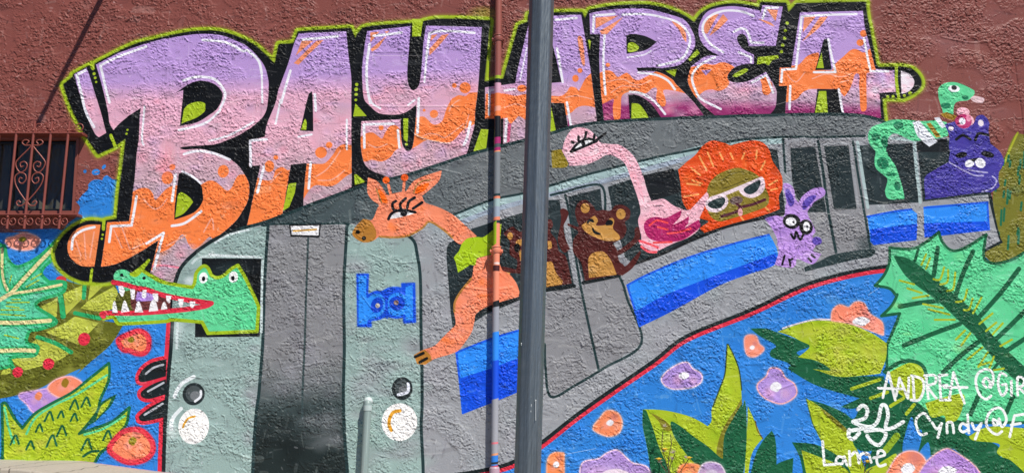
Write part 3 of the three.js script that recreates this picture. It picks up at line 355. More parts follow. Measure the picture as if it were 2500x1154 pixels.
  S('#9db821', 8.5, '~@c7 400,245 470,250 610,80', '~@c7 540,205 620,255 760,335 950,375 1140,405* 1170,350 1190,230 1270,148 1330,168 1380,260 1450,288 1530,260 1620,182 1700,138* 1790,290 1900,520 1952,640* 1932,942* 1332,965* 1262,830* 900,802 800,822 300,850 220,830 180,772 60,790');
  S(C.red, 12, '~@c7 180,345 330,375 450,412 600,438 720,482 900,525 1100,562 1375,600* 1280,640 1000,682 700,706 400,722 65,722 60,760');
  F('#f0eef0', '@c7 240,385* 300,390* 320,450 290,520 255,470', '@c7 385,425* 445,430* 440,540 400,545', '@c7 535,440* 585,435* 575,530 530,525', '@c7 655,480* 725,480* 720,580 670,540', '@c7 820,505* 890,510* 865,595 830,570', '@c7 965,545* 1040,550* 1020,640 990,640', '@c7 1110,575* 1180,580* 1160,650 1120,645', '@c7 165,720* 175,600 205,580 235,715*', '@c7 272,715* 300,590 330,575 380,700*', '@c7 440,712* 465,600 500,585 545,710*', '@c7 608,702* 640,580 690,560 725,690*', '@c7 755,680* 780,600 810,585 840,672*');
  E('#f4f2f2', 'c7', 1278, 290, 54, 68); E('#f4f2f2', 'c7', 1645, 280, 56, 70); E('#101214', 'c7', 1280, 302, 21, 30); E('#101214', 'c7', 1640, 296, 21, 30); E('#101214', 'c7', 283, 257, 20); E('#101214', 'c7', 553, 293, 20);
  // bears
  F(C.bear, L.bear1a, L.bear1b, L.arm1, L.bear2);
  for (const w of [L.bear1a, L.bear2, L.bear1b]) clipTo(w, () => puffs(48, 60, [1220, 500, 1570, 700], ['98,48,44', '60,26,24'], 8, 26, 0.35));
  F(C.tan, '@c5 170,700* 240,700 290,830 370,930* 360,970* 170,1005*', '@c5 680,680 720,600 800,570 880,580 960,680 1030,850* 690,890*', '@c5 600,260 640,220 700,170 760,135 800,190 780,250 900,240 930,180 975,160 1000,200 985,290 1060,370 1050,430 900,440 750,390 650,330', '@c5 185,440* 230,450 235,520 190,545*');
  E(C.tan, 'c5', 645, 40, 55, 62); E(C.tan, 'c5', 1080, 112, 58, 65); E(C.tan, 'c1', 2125, 930, 34, 46); E(C.tan, 'c1', 2250, 1010, 55, 40); E('#101214', 'c1', 2210, 1075, 36, 55); F(C.tan, '@c1 2230,1110* 2330,1090* 2330,1250* 2250,1230*', '@c2 2030,310* 2130,330* 2110,365* 2030,350*');
  F('#15171a', '@c5 662,210 690,175 730,170 755,205 735,215 700,205 680,232', '@c5 890,230 915,190 955,182 985,210 970,245 935,248 905,250', '@c5 725,290 745,285 765,315 835,350 800,365 750,345'); S('#8b8d94', 7, '~@c5 1050,530 1070,500', '~@c5 1100,640 1130,730');
  // giraffe
  F(C.giraffe, L.gHead, L.gBody); clipTo(L.gHead, () => puffs(49, 26, [900, 480, 1160, 600], ['250,124,60', '246,150,120'], 8, 22, 0.6)); clipTo(L.gBody, () => { puffs(50, 40, [1040, 620, 1270, 880], ['250,124,60', '246,150,125'], 10, 26, 0.6); });
  S('#b27a3a', 5, '~@c1 530,935 700,945 880,925 1050,835 1140,755 1300,845 1420,950', '~@c2 1650,400 1520,560 1450,690 1445,800');
  F('#b27830', '@c1 330,720* 420,750 490,880 460,980 330,1005 210,930 215,850', '@c3 950,280* 1080,215* 1150,280 1170,350* 1080,400* 990,390*'); S('#151515', 7, '~@c3 965,303 1065,258', '~@c3 1022,370 1108,322'); E('#17130f', 'c1', 265, 880, 26); E('#17130f', 'c1', 340, 955, 26);
  F('#fb6a14', '@c1 520,360 590,420 632,520 570,520 530,450', '@c1 965,412 1000,330 1130,280 1110,350 1040,400'); S('#a97a44', 4, '~@c1 490,355 520,430 555,520', '~@c1 950,400 985,310 1060,260 1150,245');
  S(C.giraffe, 7, '~@c1 670,430 640,310', '~@c1 820,400 835,260'); E('#f8641a', 'c1', 612, 250, 44); E('#e2561a', 'c1', 838, 218, 46);
  F('#f0eef0', '@c1 650,722* 680,670 780,635 900,612 970,650* 800,700'); E('#15151a', 'c1', 828, 645, 42, 50); S('#15151a', 7, '~@c1 640,722 680,655 800,612 965,640', '~@c1 790,625 705,610 690,540 730,505', '~@c1 795,600 785,540 850,470', '~@c1 870,585 890,510 960,462', '~@c1 940,595 1050,520');
  F('#a4c31c', L.gScarf); F(C.dark, '@c2 1490,325* 1655,230* 1650,330*');
  // flamingo
  F(C.rose, L.flam); clipTo(L.flam, () => { puffs(51, 60, [1360, 310, 1720, 620], ['246,160,176', '240,222,228'], 8, 26, 0.4); puffs(61, 46, [1370, 310, 1600, 500], ['246,232,236', '248,214,222'], 8, 24, 0.55); S('#f2a8ba', 3, '~@c4 1080,440 1200,420 1330,370', '~@c4 1500,330 1620,420 1700,520', '~@c4 1750,640 1820,820 1860,960'); }); F('#8e7b22', L.beak);
  F('#ecebed', '@c4 985,330* 1060,255 1180,205 1260,232* 1100,310'); S('#17171a', 6.5, '~@c4 968,352 1060,245 1180,195 1285,222* 980,352', '~@c4 1250,235 1390,130', '~@c4 1062,215 1062,168', '~@c4 1140,190 1156,115', '~@c4 1248,212 1256,150', '~@c4 1000,245 980,232'); E('#17171a', 'c4', 1120, 250, 24, 46, -0.2);
  F('#ad2161', '@c5 1360,260 1400,180 1500,145 1620,160 1730,110 1820,65* 1800,150 1720,240 1850,180 1915,130* 1900,220 1860,280 1960,220 2030,180* 2050,260 1980,330 1850,420 1700,450 1500,440 1400,380'); S('#ef4a4e', 5, '~@c5 1430,250 1520,190 1650,220', '~@c5 1530,270 1650,300', '~@c5 1650,350 1800,330 1930,290', '~@c5 1480,462 1700,452'); S('#f05a66', 6, '~@c5 1310,440 1420,475 1530,520', '~@c5 1330,510 1420,570 1510,575');
  // lion
  F(C.flame, L.mane); clipTo(L.mane, () => { puffs(52, 60, [1660, 350, 1910, 560], ['240,110,40', '214,74,26'], 8, 26, 0.4); S('#f7a35c', 4.5, '~@b8 790,210 880,380', '~@b8 890,160 960,330', '~@b8 1040,170 1080,250', '~@b8 1170,170 1200,240', '~@b8 1490,140 1480,240', '~@b8 1340,170 1310,240', '~@b8 640,540 800,560', '~@b8 700,500 820,540', '~@b8 600,700 780,670', '~@b8 1590,270 1540,370', '~@b8 1740,500 1640,560', '~@b8 1740,600 1660,620', '~@b8 690,350 800,440', '~@b8 1600,830 1640,880', '~@b8 1300,950 1340,1000'); });
  F(C.moss, L.face); S('#5d531a', 2.5, '~@b8 1060,500 1200,420 1330,390', '~@b8 1080,600 1200,560 1400,480');
  F(C.rose, '@b8 640,900* 880,640* 905,700 850,830 790,960* 680,1000*');
  S('#e9d3dc', 9, '~@b8 930,722 1080,672 1300,582 1540,482'); F('#e9d3dc', '@b8 1280,590 1420,530 1550,455 1590,560 1550,660 1430,715 1310,675', '@b8 865,760 960,700 1080,668 1142,740 1110,830 1000,892 885,862'); F('#2a3a3c', '@b8 1330,610 1430,540 1525,500 1530,560 1480,640 1390,670', '@b8 890,790 980,730 1090,710 1100,770 1040,840 940,840');
  E('#6f5a56', 'b8', 1240, 745, 82, 52, -0.2); S('#54232f', 7, '~@b8 1060,940 1250,880 1300,830 1450,790 1590,735', '~@b8 1245,790 1300,830'); E('#e6a8b0', 'b8', 1290, 890, 30, 48);
  // rabbit
  F(C.lilac, L.ears, L.rabbit); clipTo(L.rabbit, () => puffs(53, 40, [1860, 520, 2010, 660], ['206,164,226', '160,118,204'], 8, 24, 0.35)); puff('86,66,160', 0.6, 1878, 533, 14, 10);
  F('#5a45a8', '@b8 1840,620 1890,620 1950,760 1900,820 1850,720', '@b8 2050,780 2120,700 2220,690 2120,820 2060,860'); E('#5a45a8', 'c6', 1225, 440, 60, 52); E('#141416', 'c6', 915, 200, 108, 92); E('#f0eef2', 'c6', 908, 205, 66, 52); E('#141416', 'c6', 1092, 270, 84, 95); E('#f0eef2', 'c6', 1098, 265, 42, 60); E('#141416', 'c6', 940, 210, 14); E('#141416', 'c6', 1105, 265, 12);
  S('#141416', 5.5, '~@c6 910,360 950,412 970,330 1020,425 1062,345'); S('#141416', 5, '~@c6 830,620 800,730', '~@c6 885,665 900,745', '~@c6 885,680 925,660', '~@c6 1120,650 1155,690', '~@c6 1160,610 1200,640');
  S('#8f66bd', 2, '~@c6 760,440 740,500', '~@c6 830,480 815,540', '~@c6 900,500 890,560', '~@c6 1000,500 1000,560', '~@c6 1080,480 1095,540', '~@c6 690,260 720,300', '~@c6 770,330 790,390', '~@c6 960,600 950,640');
  // olive bush, hippo, snake
  F('#77752a', L.bush); clipTo(L.bush, () => puffs(62, 40, [2420, 340, 2620, 680], ['132,104,40', '70,96,44', '120,118,44'], 10, 36, 0.5)); S('#a6ab2c', 5, '~@b6 2430,920 2320,1154 @b7 2250,330'); clipTo(L.bush, () => { const q = seeded(60); for (let i = 0; i < 60; i++) { const x = 2425 + q() * 200, y = 350 + q() * 300, h = 12 + q() * 26; S('#23694a', 5.5, `~@f ${x.toFixed(0)},${y.toFixed(0)} ${(x - 2).toFixed(0)},${(y + h).toFixed(0)}`); } });
  F(C.mint, L.snake); for (const [t, x, y, a, b] of [['b6', 970, 830, 62, 50], ['b6', 690, 970, 48, 48], ['b6', 800, 1030, 40, 80], ['b7', 780, 290, 72, 78], ['b7', 880, 430, 60, 20], ['b7', 960, 570, 38, 58]]) E('#1f7a55', t, x, y, a, b);
  F('#e4e6ee', '@b6 1140,790* 1220,770* 1450,1030* 1350,1090* 1200,960', '@b6 1400,740* 1470,730* 1550,850* 1500,865*'); F('#a07c25', '@b6 1310,810* 1360,800* 1490,970* 1430,980*');
  F(C.mint, L.snakeHead); E('#1f7a55', 'b6', 1550, 590, 62, 40); E('#1f7a55', 'b6', 1790, 490, 42, 30); E('#ecebee', 'b6', 1650, 382, 74, 46); E('#131519', 'b6', 1652, 370, 36, 32); F('#e3c2c6', '@b6 1850,500* 1900,470 2020,500 2000,560* 1900,545'); F('#a07c25', '@b6 1480,690* 1560,670* 1690,720* 1640,770* 1520,730*');
  F(C.hippo, L.hippo); clipTo(L.hippo, () => puffs(54, 60, [2260, 290, 2460, 490], ['92,80,186', '70,52,150'], 10, 34, 0.35));
  E('#141318', 'b7', 1740, 192, 72, 36, -0.2); E('#141318', 'b7', 2060, 185, 82, 40, 0.2); E('#f0eff4', 'b7', 1840, 295, 62, 46, -0.4); E('#f0eff4', 'b7', 1970, 290, 68, 60, 0.6); F('#141318', '@b7 1840,240* 1950,225* 1890,280*'); S('rgba(214,210,236,0.75)', 3.6, '~@b7 1590,280 1750,370 1900,440 2010,440', '~@b7 1820,370 1950,395 2060,405', '~@b7 2120,450 2170,510 2110,600 1990,640'); S('#141318', 7, '~@b6 1680,1000 1760,950 1850,1000', '~@b6 1910,1010 1950,930 2070,950'); E('#ecdfe6', 'b6', 1612, 870, 34, 30); E('#ecdfe6', 'b6', 1980, 800, 36, 42);
  E('#efb4c2', 'b6', 1760, 665, 85, 58); E('#efb4c2', 'b6', 1850, 770, 48, 60); E('#b52a66', 'b6', 1765, 780, 105, 92); E('#ec8fae', 'b6', 1830, 740, 30, 46); E('#f2f2fa', 'b6', 1750, 780, 44);
  // right hand leaves and flowers
  F(C.mint, L.bigLeaf); clipTo(L.bigLeaf, () => {
    puffs(55, 90, [2140, 560, 2600, 1010], ['130,222,172', '74,192,132'], 16, 60, 0.35);
    F(C.forest, '@d6 570,200* 700,230 900,380 1200,640 @d7 1350,330 1567,540* 1720,660* 1720,830* 1567,690 1400,560 1200,320 @d6 1100,724 900,540 700,390 620,290');
    S(C.forest, 7, '~@d6 760,150 735,240', '~@d7 1320,590 1400,480'); S(C.forest, 11, '~@d6 910,140 880,350', '~@d6 1180,170 1110,320 1040,530', '~@d6 1535,300 1380,500 1200,700', '~@d6 620,590 780,560 930,545', '~@d7 650,385 850,305 1080,220', '~@d7 950,590 1100,450 1220,360', '~@d7 1580,120 1450,250 1340,350', '~@d7 1600,320 1400,450', '~@d5 1230,340 1290,200', '~@d5 1460,330 1500,230');
    S('#a8b827', 5, '~@d6 620,390 730,420', '~@d6 680,450 790,485', '~@d6 720,525 840,505', '~@d6 800,570 950,600', '~@d6 840,610 1000,650', '~@d6 890,690 1040,690', '~@d6 820,190 785,270', '~@d6 850,220 820,300', '~@d6 960,290 930,380 880,380', '~@d6 990,310 985,400 930,420', '~@d6 1045,330 1030,450 980,470', '~@d6 1135,460 1110,540 1050,555', '~@d6 1175,530 1150,610 1110,615', '~@d6 1245,520 1180,640', '~@d7 1120,270 1050,340', '~@d7 1160,290 1090,385', '~@d7 1250,400 1140,490', '~@d7 1290,440 1220,550', '~@d7 1340,470 1300,570', '~@d7 1330,140 1230,220', '~@d7 1360,210 1280,275', '~@d7 1410,215 1330,300', '~@d7 1480,340 1390,390', '~@d5 1350,10 1290,30', '~@d5 1380,60 1440,50');
  });
  S(C.forest, 7, L.bigLeaf);
  F(C.forest, L.ground, '@d5 900,480 1000,470 1230,480 1400,540 1390,600 1200,610 1110,560 1000,600 890,580');
  F(C.sprout, '@d5 1220,480* 1350,420 1567,430* 1760,470* 1800,800* 1560,760* 1480,650 1400,590 1410,530 1250,510', '@d5 940,270* 1170,210 1180,290 1140,380 1070,390* 1060,350 980,360'); F(C.forest, '@d5 1300,620* 1450,620 1560,700 1760,900* 1450,900* 1400,716');
  F(C.forest, L.darkLeaf); F(C.sprout, L.fruitLeaf); clipTo(L.fruitLeaf, () => puffs(56, 70, [1900, 780, 2170, 930], ['176,172,84', '150,190,26', '190,196,70'], 10, 40, 0.4));
  S('#dcd0d6', 3.5, '~@d4 1130,130 1230,98 1380,62 1500,62', '~@d7 0,190 100,190'); flower(FLOWERS[6]);
  F(C.sprout, '@d5 700,80* 830,15 910,30 940,110* 890,250 760,200'); S(C.forest, 9, '~@d5 680,70 780,10 870,5 930,40 950,110');
  F(C.bg, '@d5 800,520 850,360 880,440 920,450 890,590 810,600', '@d5 560,430 640,390 600,440', '@d5 900,600 960,520 970,620');
  S(C.sprout, 8, '~@d5 470,180 650,120', '~@d5 590,240 700,200', '~@d5 720,290 800,240', '~@d5 820,340 870,280'); S('#8cab2b', 16, '~@d5 690,570 760,480');
  F(C.sprout, L.signLeaf); F('#7d7a24', '@d5 270,300 420,400 450,440 420,450 340,380'); F(C.forest, '@d5 205,250* 330,290 470,370 600,560 500,560 450,450 330,340', L.lowLeaf); F(C.sprout, '@d5 150,570* 230,600 420,680 480,760* 190,760*');
  S('#3f5f2a', 2.5, '~@d5 180,240 200,320 230,420 270,480'); F(C.sprout, '@d5 560,700 640,660 700,620 760,600 720,760* 560,760*');
  // upright blades
  F(C.sprout, L.midLeaf); clipTo(L.midLeaf, () => { puffs(57, 70, [1580, 850, 1830, 1150], ['180,196,50', '140,178,30'], 10, 34, 0.4); F('#7f7a25', '@e8 230,330 420,430 520,560 400,560 330,440', '@e8 1560,0 1490,100 1400,260 1280,430 1180,640 1130,900 1220,960 1330,560 1500,260'); F(C.forest, '@e8 100,270* 160,290* 260,560 330,780 500,1160* 500,1320* 200,1320* 100,800', '@e8 500,450 620,500 800,640 1000,780 1170,930 1220,960* 1240,640 1360,400 1500,180 1560,200* 1560,1320* 900,1320* 880,1100 700,880 540,640'); });
  S('#31452a', 3, '~@d4 708,250 700,350 690,480 650,590 600,724', '~@d4 716,250 760,340 800,450 820,600');
  F(C.sprout, L.rightSprout); F(C.forest, '@d8 470,350* 500,420 510,560 505,800* 270,800* 330,560 400,430', '@d8 655,580* 640,800* 490,800* 500,650'); S('#6b4a2c', 2.5, '~@d8 330,270 350,350 395,420');
  for (const k of [0, 1, 2, 3, 4, 5, 12, 13, 14, 15]) flower(FLOWERS[k]);
  for (const [k, d] of [[L.midLeaf, 81], [L.bigLeaf, 82], [L.signLeaf, 83]]) clipTo(k, () => puffs(d, 50, [1580, 560, 2560, 1150], ['230,236,120', '30,90,60'], 8, 26, 0.16));
  brushed(91, 4200, [-60, -10, 2560, 1160], 1.5, 6); brushed(92, 260, [-60, -10, 2560, 1160], 8, 22); specks(90, 9000, [-60, -10, 2560, 1160]);
  // writing
  S('#eef0ee', 6.5, ...SIGN[0], ...SIGN[1], ...SIGN[2]); S('#e6ebea', 9, ...SIGN[3]);
  // thin scuffs of overspray and scratches in the paint film
  S('rgba(255,240,240,0.5)', 1.2, '~@a6 420,575 1060,585', '~@a7 400,95 900,97 1500,95', '~@d3 200,600 440,555', '~@c6 1850,1100 1980,1010', '~@b4 1300,590 1480,575 1600,540');
}
const SIGN = [
  ['~@d5 670,235 705,75* 750,250', '~@d5 640,175 790,180', '~@d5 755,225 775,110* 830,240* 835,110', '~@d5 860,110 870,240', '~@d5 850,95 920,120 930,190 900,250 850,250', '~@d5 945,100 960,240', '~@d5 935,95 1000,95 1005,140 950,160* 1010,240', '~@d5 1030,90 1040,250', '~@d5 1025,95 1080,90', '~@d5 1035,160 1080,155', '~@d5 1035,250 1100,250', '~@d5 1095,240 1120,75* 1190,270', '~@d5 1060,170 1210,170', '~@d5 1330,170 1310,140 1330,110 1355,140 1350,170 1370,150 1370,80 1330,55 1280,80 1265,140 1290,220 1330,245 1360,225', '~@d5 1455,95 1420,80 1405,150 1430,220 1460,190 1455,150* 1430,155', '~@d5 1490,130 1490,220', '~@d5 1530,220 1530,110 1570,120 1560,160 1530,165* 1590,220'],
  ['~@d5 970,380 930,335 885,370 885,420 910,470 950,465', '~@d5 985,395 1015,435 1045,400* 1020,490', '~@d5 1080,460 1080,400 1112,398 1122,460', '~@d5 1210,345 1220,460', '~@d5 1215,420 1180,400 1160,430 1180,455 1215,440', '~@d5 1240,400 1262,440 1300,400* 1260,500', '~@d5 1400,390 1375,375 1380,410 1410,400 1412,370 1430,420 1460,380 1440,320 1400,300 1350,330 1330,400 1360,450 1400,470 1430,450', '~@d5 1480,485 1512,350* 1580,340', '~@d5 1490,410 1550,400'],
  ['~@d5 285,515 295,665* 370,660', '~@d5 420,620 385,612 370,650 410,655 422,612* 440,665', '~@d5 460,668 455,578* 464,605 490,582 508,600 516,652* 524,606 550,588 578,600 596,648', '~@d5 610,620 680,602 668,575 640,580 632,640 650,672 688,662'],
  ['~@d5 510,310 540,285 570,310 560,360 520,380 480,390 540,415 600,420 640,380 660,290 690,290 702,350 690,430 740,425 800,390', '~@d5 450,450 500,440 560,430', '~@d5 455,440 450,480 480,500 520,460', '~@d5 560,450 650,440 690,470 650,535 600,520 570,480'],
];
function flower([path, rim, petal, heart, e]) {
  const t0 = e[0];
  soft(rim, 6, () => S(rim, rim === C.red ? 11 : 6, path)); F(petal, path); clipTo(path, () => { const [t, x, y, rx, ry] = e, [a, b] = px(t, x, y), s = TILES[t][2]; puff('232,160,170', 0.4, a - rx / s, b + ry / s, rx * 1.2 / s); puff('245,225,235', 0.22, a, b, rx * 1.6 / s, ry * 1.6 / s); puff('120,80,150', 0.25, a + rx / s, b - ry * 1.6 / s, rx * 1.3 / s); puff('250,190,190', 0.35, a + rx * 1.6 / s, b + ry * 1.2 / s, rx * 1.1 / s); if (rim === C.red) { S('rgba(217,50,71,0.85)', 13, path); puff('225,70,80', 0.6, a + rx * 0.5 / s, b + ry * 4 / s, rx * 2.5 / s, ry / s); } }); soft(heart, 2.5, () => { for (const [i, j, k] of [[0, 0, 0.72], [-0.35, 0.15, 0.5], [0.4, -0.1, 0.5], [0.1, 0.4, 0.45], [0.15, -0.4, 0.4]]) E(heart, t0, e[1] + i * e[3], e[2] + j * e[4], e[3] * k, e[4] * k); });
}
// ---------- materials ----------
const stdMat = (o) => new THREE.MeshStandardMaterial(o);
const paintBump = grain(512, (u, v) => { const k = tile(u, v, 10, 3.1) * 0.6 + tile(u, v, 24, 7.7) * 0.6; return 90 + 90 * smooth(0.1, 0.4, k) + 40 * tile(u, v, 30, 1.7); }); paintBump.channel = 1; paintBump.repeat.set(1, 1);
const sheets = [];
for (let k = 0; k < SHEETS; k++) {
  const cv = canvas(SHEET, SHEET); K = { ctx: cv.getContext('2d'), x0: X_LEFT + k * SHEET_W, ppm: PPM, top: Y_TOP };
  paint();
  const t = new THREE.CanvasTexture(cv); t.colorSpace = THREE.SRGBColorSpace; t.anisotropy = 8;
  sheets.push(new THREE.MeshPhysicalMaterial({ map: t, roughness: 0.4, specularIntensity: 0.32, bumpMap: paintBump, bumpScale: 0.002 }));
}
const brownTex = grain(512, (u, v) => { const n = tile(u, v, 3, 1.2) * 7 + tile(u, v, 9, 4) * 4; return [133 + n, 76 + n, 69 + n]; }, true);
const brownWall = new THREE.MeshPhysicalMaterial({ map: brownTex, roughness: 0.4, specularIntensity: 0.32, bumpMap: paintBump, bumpScale: 0.002 });
const brownPaint = stdMat({ color: '#83483d', roughness: 0.45 });
const concreteTex = grain(1024, (u, v) => { const n = tile(u, v, 3, 2) * 12 + tile(u, v, 14, 5) * 10 + (rnd() - 0.5) * 34; return [158 + n, 148 + n, 136 + n * 0.9]; }, true);
const concrete = stdMat({ map: concreteTex, roughness: 0.9, bumpMap: concreteTex, bumpScale: 0.002 });
const asphaltTex = grain(512, (u, v) => { const n = tile(u, v, 4, 6) * 8 + (rnd() - 0.5) * 26; return [62 + n, 62 + n, 64 + n]; }, true);
const asphalt = stdMat({ map: asphaltTex, roughness: 0.95 });

// ---------- ground ----------
{
  const sheetXZ = (x0, x1, z0, z1, y, uv) => { const g = new THREE.PlaneGeometry(x1 - x0, z1 - z0, 1, 1).rotateX(-Math.PI / 2).translate((x0 + x1) / 2, y, (z0 + z1) / 2); const p = g.attributes.position, t = g.attributes.uv; for (let i = 0; i < p.count; i++) t.setXY(i, p.getX(i) / uv, p.getZ(i) / uv); return g; };
  structure('ground', sheetXZ(-1200, 1200, -1200, 1200, -0.16, 3), asphalt);
  structure('pavement', mergeGeometries([boxAt(-60, 60, -0.2, 0, -0.3, 6.6)]), concrete);
  structure('kerb', boxAt(-60, 60, -0.22, 0.004, 6.6, 6.76, 0.02), stdMat({ map: concreteTex, roughness: 0.9 }));
}

// ---------- the stuccoed wall: one relief sheet, cut along the painted figures ----------
const building = thing('stucco_building', 'brown stucco building wall covered by a bright painted mural', 'building');
const winX1 = W(187, 430)[0], winX0 = winX1 - 1.5, winY1 = W(100, 334)[1], winY0 = W(100, 524)[1];
function axis(segments, fixed) {
  const out = [];
  for (const [a, b, st] of segments) { const n = Math.round((b - a) / st); for (let i = 0; i < n; i++) out.push([a + (b - a) * i / n, st]); }
  out.push([segments.at(-1)[1], 1]);
  const keep = out.filter(([v, st], i) => i === 0 || i === out.length - 1 || !fixed.some((f) => Math.abs(f - v) < st * 0.5)).map((e) => e[0]);
  return Float64Array.from([...keep, ...fixed].sort((a, b) => a - b));
}
const XE = 8.7, xs = axis([[-XE, -6.6, 0.1], [-6.6, -5.4, 0.025], [-5.4, 5.4, 0.0066], [5.4, 6.6, 0.025], [6.6, XE, 0.1]], [X_LEFT + SHEET_W, X_LEFT + 2 * SHEET_W, winX0, winX1]);
const ys = axis([[0, 0.6, 0.03], [0.6, 5.55, 0.0066], [5.55, 8.2, 0.1]], [Y_TOP, winY0, winY1]);
const NX = xs.length, NY = ys.length;
function relief(x, y) {                     // skip-trowelled stucco: ragged raised skins over a smoother coat
  const wx = x + 0.02 * noise(x * 7, y * 7 + 40) + 0.003 * noise(x * 30, y * 30), wy = y + 0.016 * noise(x * 7 + 70, y * 7) + 0.003 * noise(x * 30 + 30, y * 30);
  const a = wx + 0.22 * wy, b = wy - 0.1 * wx, patch = noise(x * 0.8 + 3, y * 1.0) * 0.6 + noise(x * 2.4, y * 2.7 + 9) * 0.4;
  // overlapping trowel skins: each rises gently and breaks off at a ragged lip
  const f1 = 1.0 * noise(a * 3.2, b * 5.4) + 0.36 * noise(a * 10 + 5, b * 17) + 0.11 * noise(a * 34, b * 44 + 8) + 0.02 * noise(x * 85, y * 85 + 2), s1 = f1 * 1.5 - Math.floor(f1 * 1.5);
  const f2 = 0.9 * noise(a * 6 + 61, b * 9 + 7) + 0.34 * noise(a * 18 + 15, b * 26) + 0.06 * noise(x * 55, y * 60), s2 = f2 * 1.1 - Math.floor(f2 * 1.1);
  const rough = smooth(-0.45, 0.35, patch), m1 = smooth(0, 0.4, noise(x * 1.7 + 40, y * 2.1) + 0.95 * patch + 0.36), m2 = smooth(-0.1, 0.3, noise(x * 3.1 + 12, y * 3.3 + 30) + 0.8 * patch);
  const zone = smooth(-0.05, 0.5, noise(x * 1.5 + 51, y * 1.7 + 17) + 0.4 * patch), crumbs = zone * smooth(0.3, 0.46, 0.62 * noise(a * 20 + 90, b * 26 + 50) + 0.5 * noise(x * 52, y * 52 + 11));
  const drag = 1 - Math.abs(noise(a * 3.1 + 31, b * 5.2 + 13)), ridge = smooth(0.95, 0.99, drag) * smooth(0.1, 0.5, noise(x * 2.3 + 77, y * 2.3));
  return 0.0092 * s1 * m1 + 0.0062 * s2 * m2 + 0.0058 * crumbs + 0.007 * ridge + (0.0003 + 0.0006 * rough) * noise(x * 70, y * 70) + 0.003 * noise(x * 0.9, y * 0.9);
}
const H = new Float32Array(NX * NY);
for (let j = 0; j < NY; j++) for (let i = 0; i < NX; i++) H[j * NX + i] = relief(xs[i], ys[j]);
{ // hand-drawn marks of the trowel and the old joints
  const line = (pts, w, h) => { const o = outline(pts).pts; for (let k = 0; k + 1 < o.length; k++) { const [ax, ay] = o[k], [bx, by] = o[k + 1], n = Math.max(2, Math.ceil(Math.hypot(bx - ax, by - ay) / 0.004)); for (let q = 0; q < n; q++) { const x = ax + (bx - ax) * q / n, y = ay + (by - ay) * q / n; const i0 = lower(xs, x - w), i1 = lower(xs, x + w), j0 = lower(ys, y - w), j1 = lower(ys, y + w); for (let j = j0; j <= j1; j++) for (let i = i0; i <= i1; i++) { const d = Math.hypot(xs[i] - x, ys[j] - y) / w, v = h * (1 - smooth(0.2, 1, d)); if (h > 0 ? v > Hx[j * NX + i] : v < Hx[j * NX + i]) Hx[j * NX + i] = v; } } } };
  const lower = (arr, v) => { let a = 0, b = arr.length - 1; while (a < b) { const m = (a + b) >> 1; if (arr[m] < v) a = m + 1; else b = m; } return a; };
  const Hx = new Float32Array(NX * NY);
  line('~@c1 1040,120 1200,108 1330,130 1500,170', 0.014, 0.005); line('~@a7 880,350 960,440 1120,500 1330,548 1480,560', 0.013, 0.005); line('~@a6 430,535 1040,540', 0.012, 0.003); line('~@a7 200,95 900,97 1740,92', 0.012, 0.003);
  line('~@c1 1380,290 1500,250 1640,200', 0.013, 0.004); line('~@c1 1380,320 1680,250', 0.013, 0.004); line('~@c1 1470,390 1650,330', 0.013, 0.004); line('~@c1 1130,470 1180,520 1250,450 1300,500', 0.013, 0.004);
  line('~@b6 2390,0 2410,200 2440,420 2480,700 2500,1000', 0.012, -0.006); line('~@c3 930,690 1060,650 1400,660', 0.018, 0.005); line('~@c8 780,380 900,370 1090,330', 0.02, 0.005); line('~@d4 830,405 990,395', 0.02, 0.005); line('~@a1 0,1085 120,1110 230,1115', 0.012, 0.004);
  for (const [x, y] of [[500, 300], [900, 620], [1500, 860], [2300, 90], [2100, 480], [700, 900], [1750, 300], [1900, 950], [560, 1100], [1130, 700]]) { const a = rnd() * 0.8 - 0.4, l = 30 + rnd() * 50; line(`~@f ${x},${y} ${(x + l).toFixed(0)},${(y + l * a).toFixed(0)} ${(x + l * 1.8).toFixed(0)},${(y + l * a * 1.2 - 8).toFixed(0)}`, 0.013, 0.005); }
  for (let i = 0; i < H.length; i++) H[i] += Hx[i];
}
const NRM = new Float32Array(NX * NY * 3);
for (let j = 0; j < NY; j++) for (let i = 0; i < NX; i++) {
  const i0 = Math.max(0, i - 1), i1 = Math.min(NX - 1, i + 1), j0 = Math.max(0, j - 1), j1 = Math.min(NY - 1, j + 1), a = -(H[j * NX + i1] - H[j * NX + i0]) / (xs[i1] - xs[i0]), b = -(H[j1 * NX + i] - H[j0 * NX + i]) / (ys[j1] - ys[j0]), l = Math.hypot(a, b, 1);
  NRM.set([a / l, b / l, 1 / l], (j * NX + i) * 3);
}
// painted figures, back to front: name, label, outlines, owner
const FIG = [['stucco_wall', null, []]];
const fig = (name, label, paths, owner) => FIG.push([name, label, paths, owner]) - 1;
fig('painted_leaf', 'painted olive and yellow leaf with red spots', [L.oliveLeaf]);
for (const k of [7, 10, 11]) fig('painted_flower', 'painted ' + FLOWERS[k][5], [FLOWERS[k][0]]);
fig('painted_leaf', 'painted mint leaf with cream veins', [L.palmLeaf]); fig('painted_leaf', 'painted yellow green leaf with dark green ticks', [L.cornerLeaf]);
for (const k of [8, 9]) fig('painted_flower', 'painted ' + FLOWERS[k][5], [FLOWERS[k][0]]);
fig('painted_letter_block', 'painted black block behind the lettering with a lime green edge', [L.s1, L.s2]);
fig('painted_stroke', 'painted lilac slash before the letter B', [L.accent]);
fig('painted_letter', 'painted letter B fading from purple to orange', [L.B]); fig('painted_stroke', 'painted orange half round at the foot of the letter B', [L.foot]);
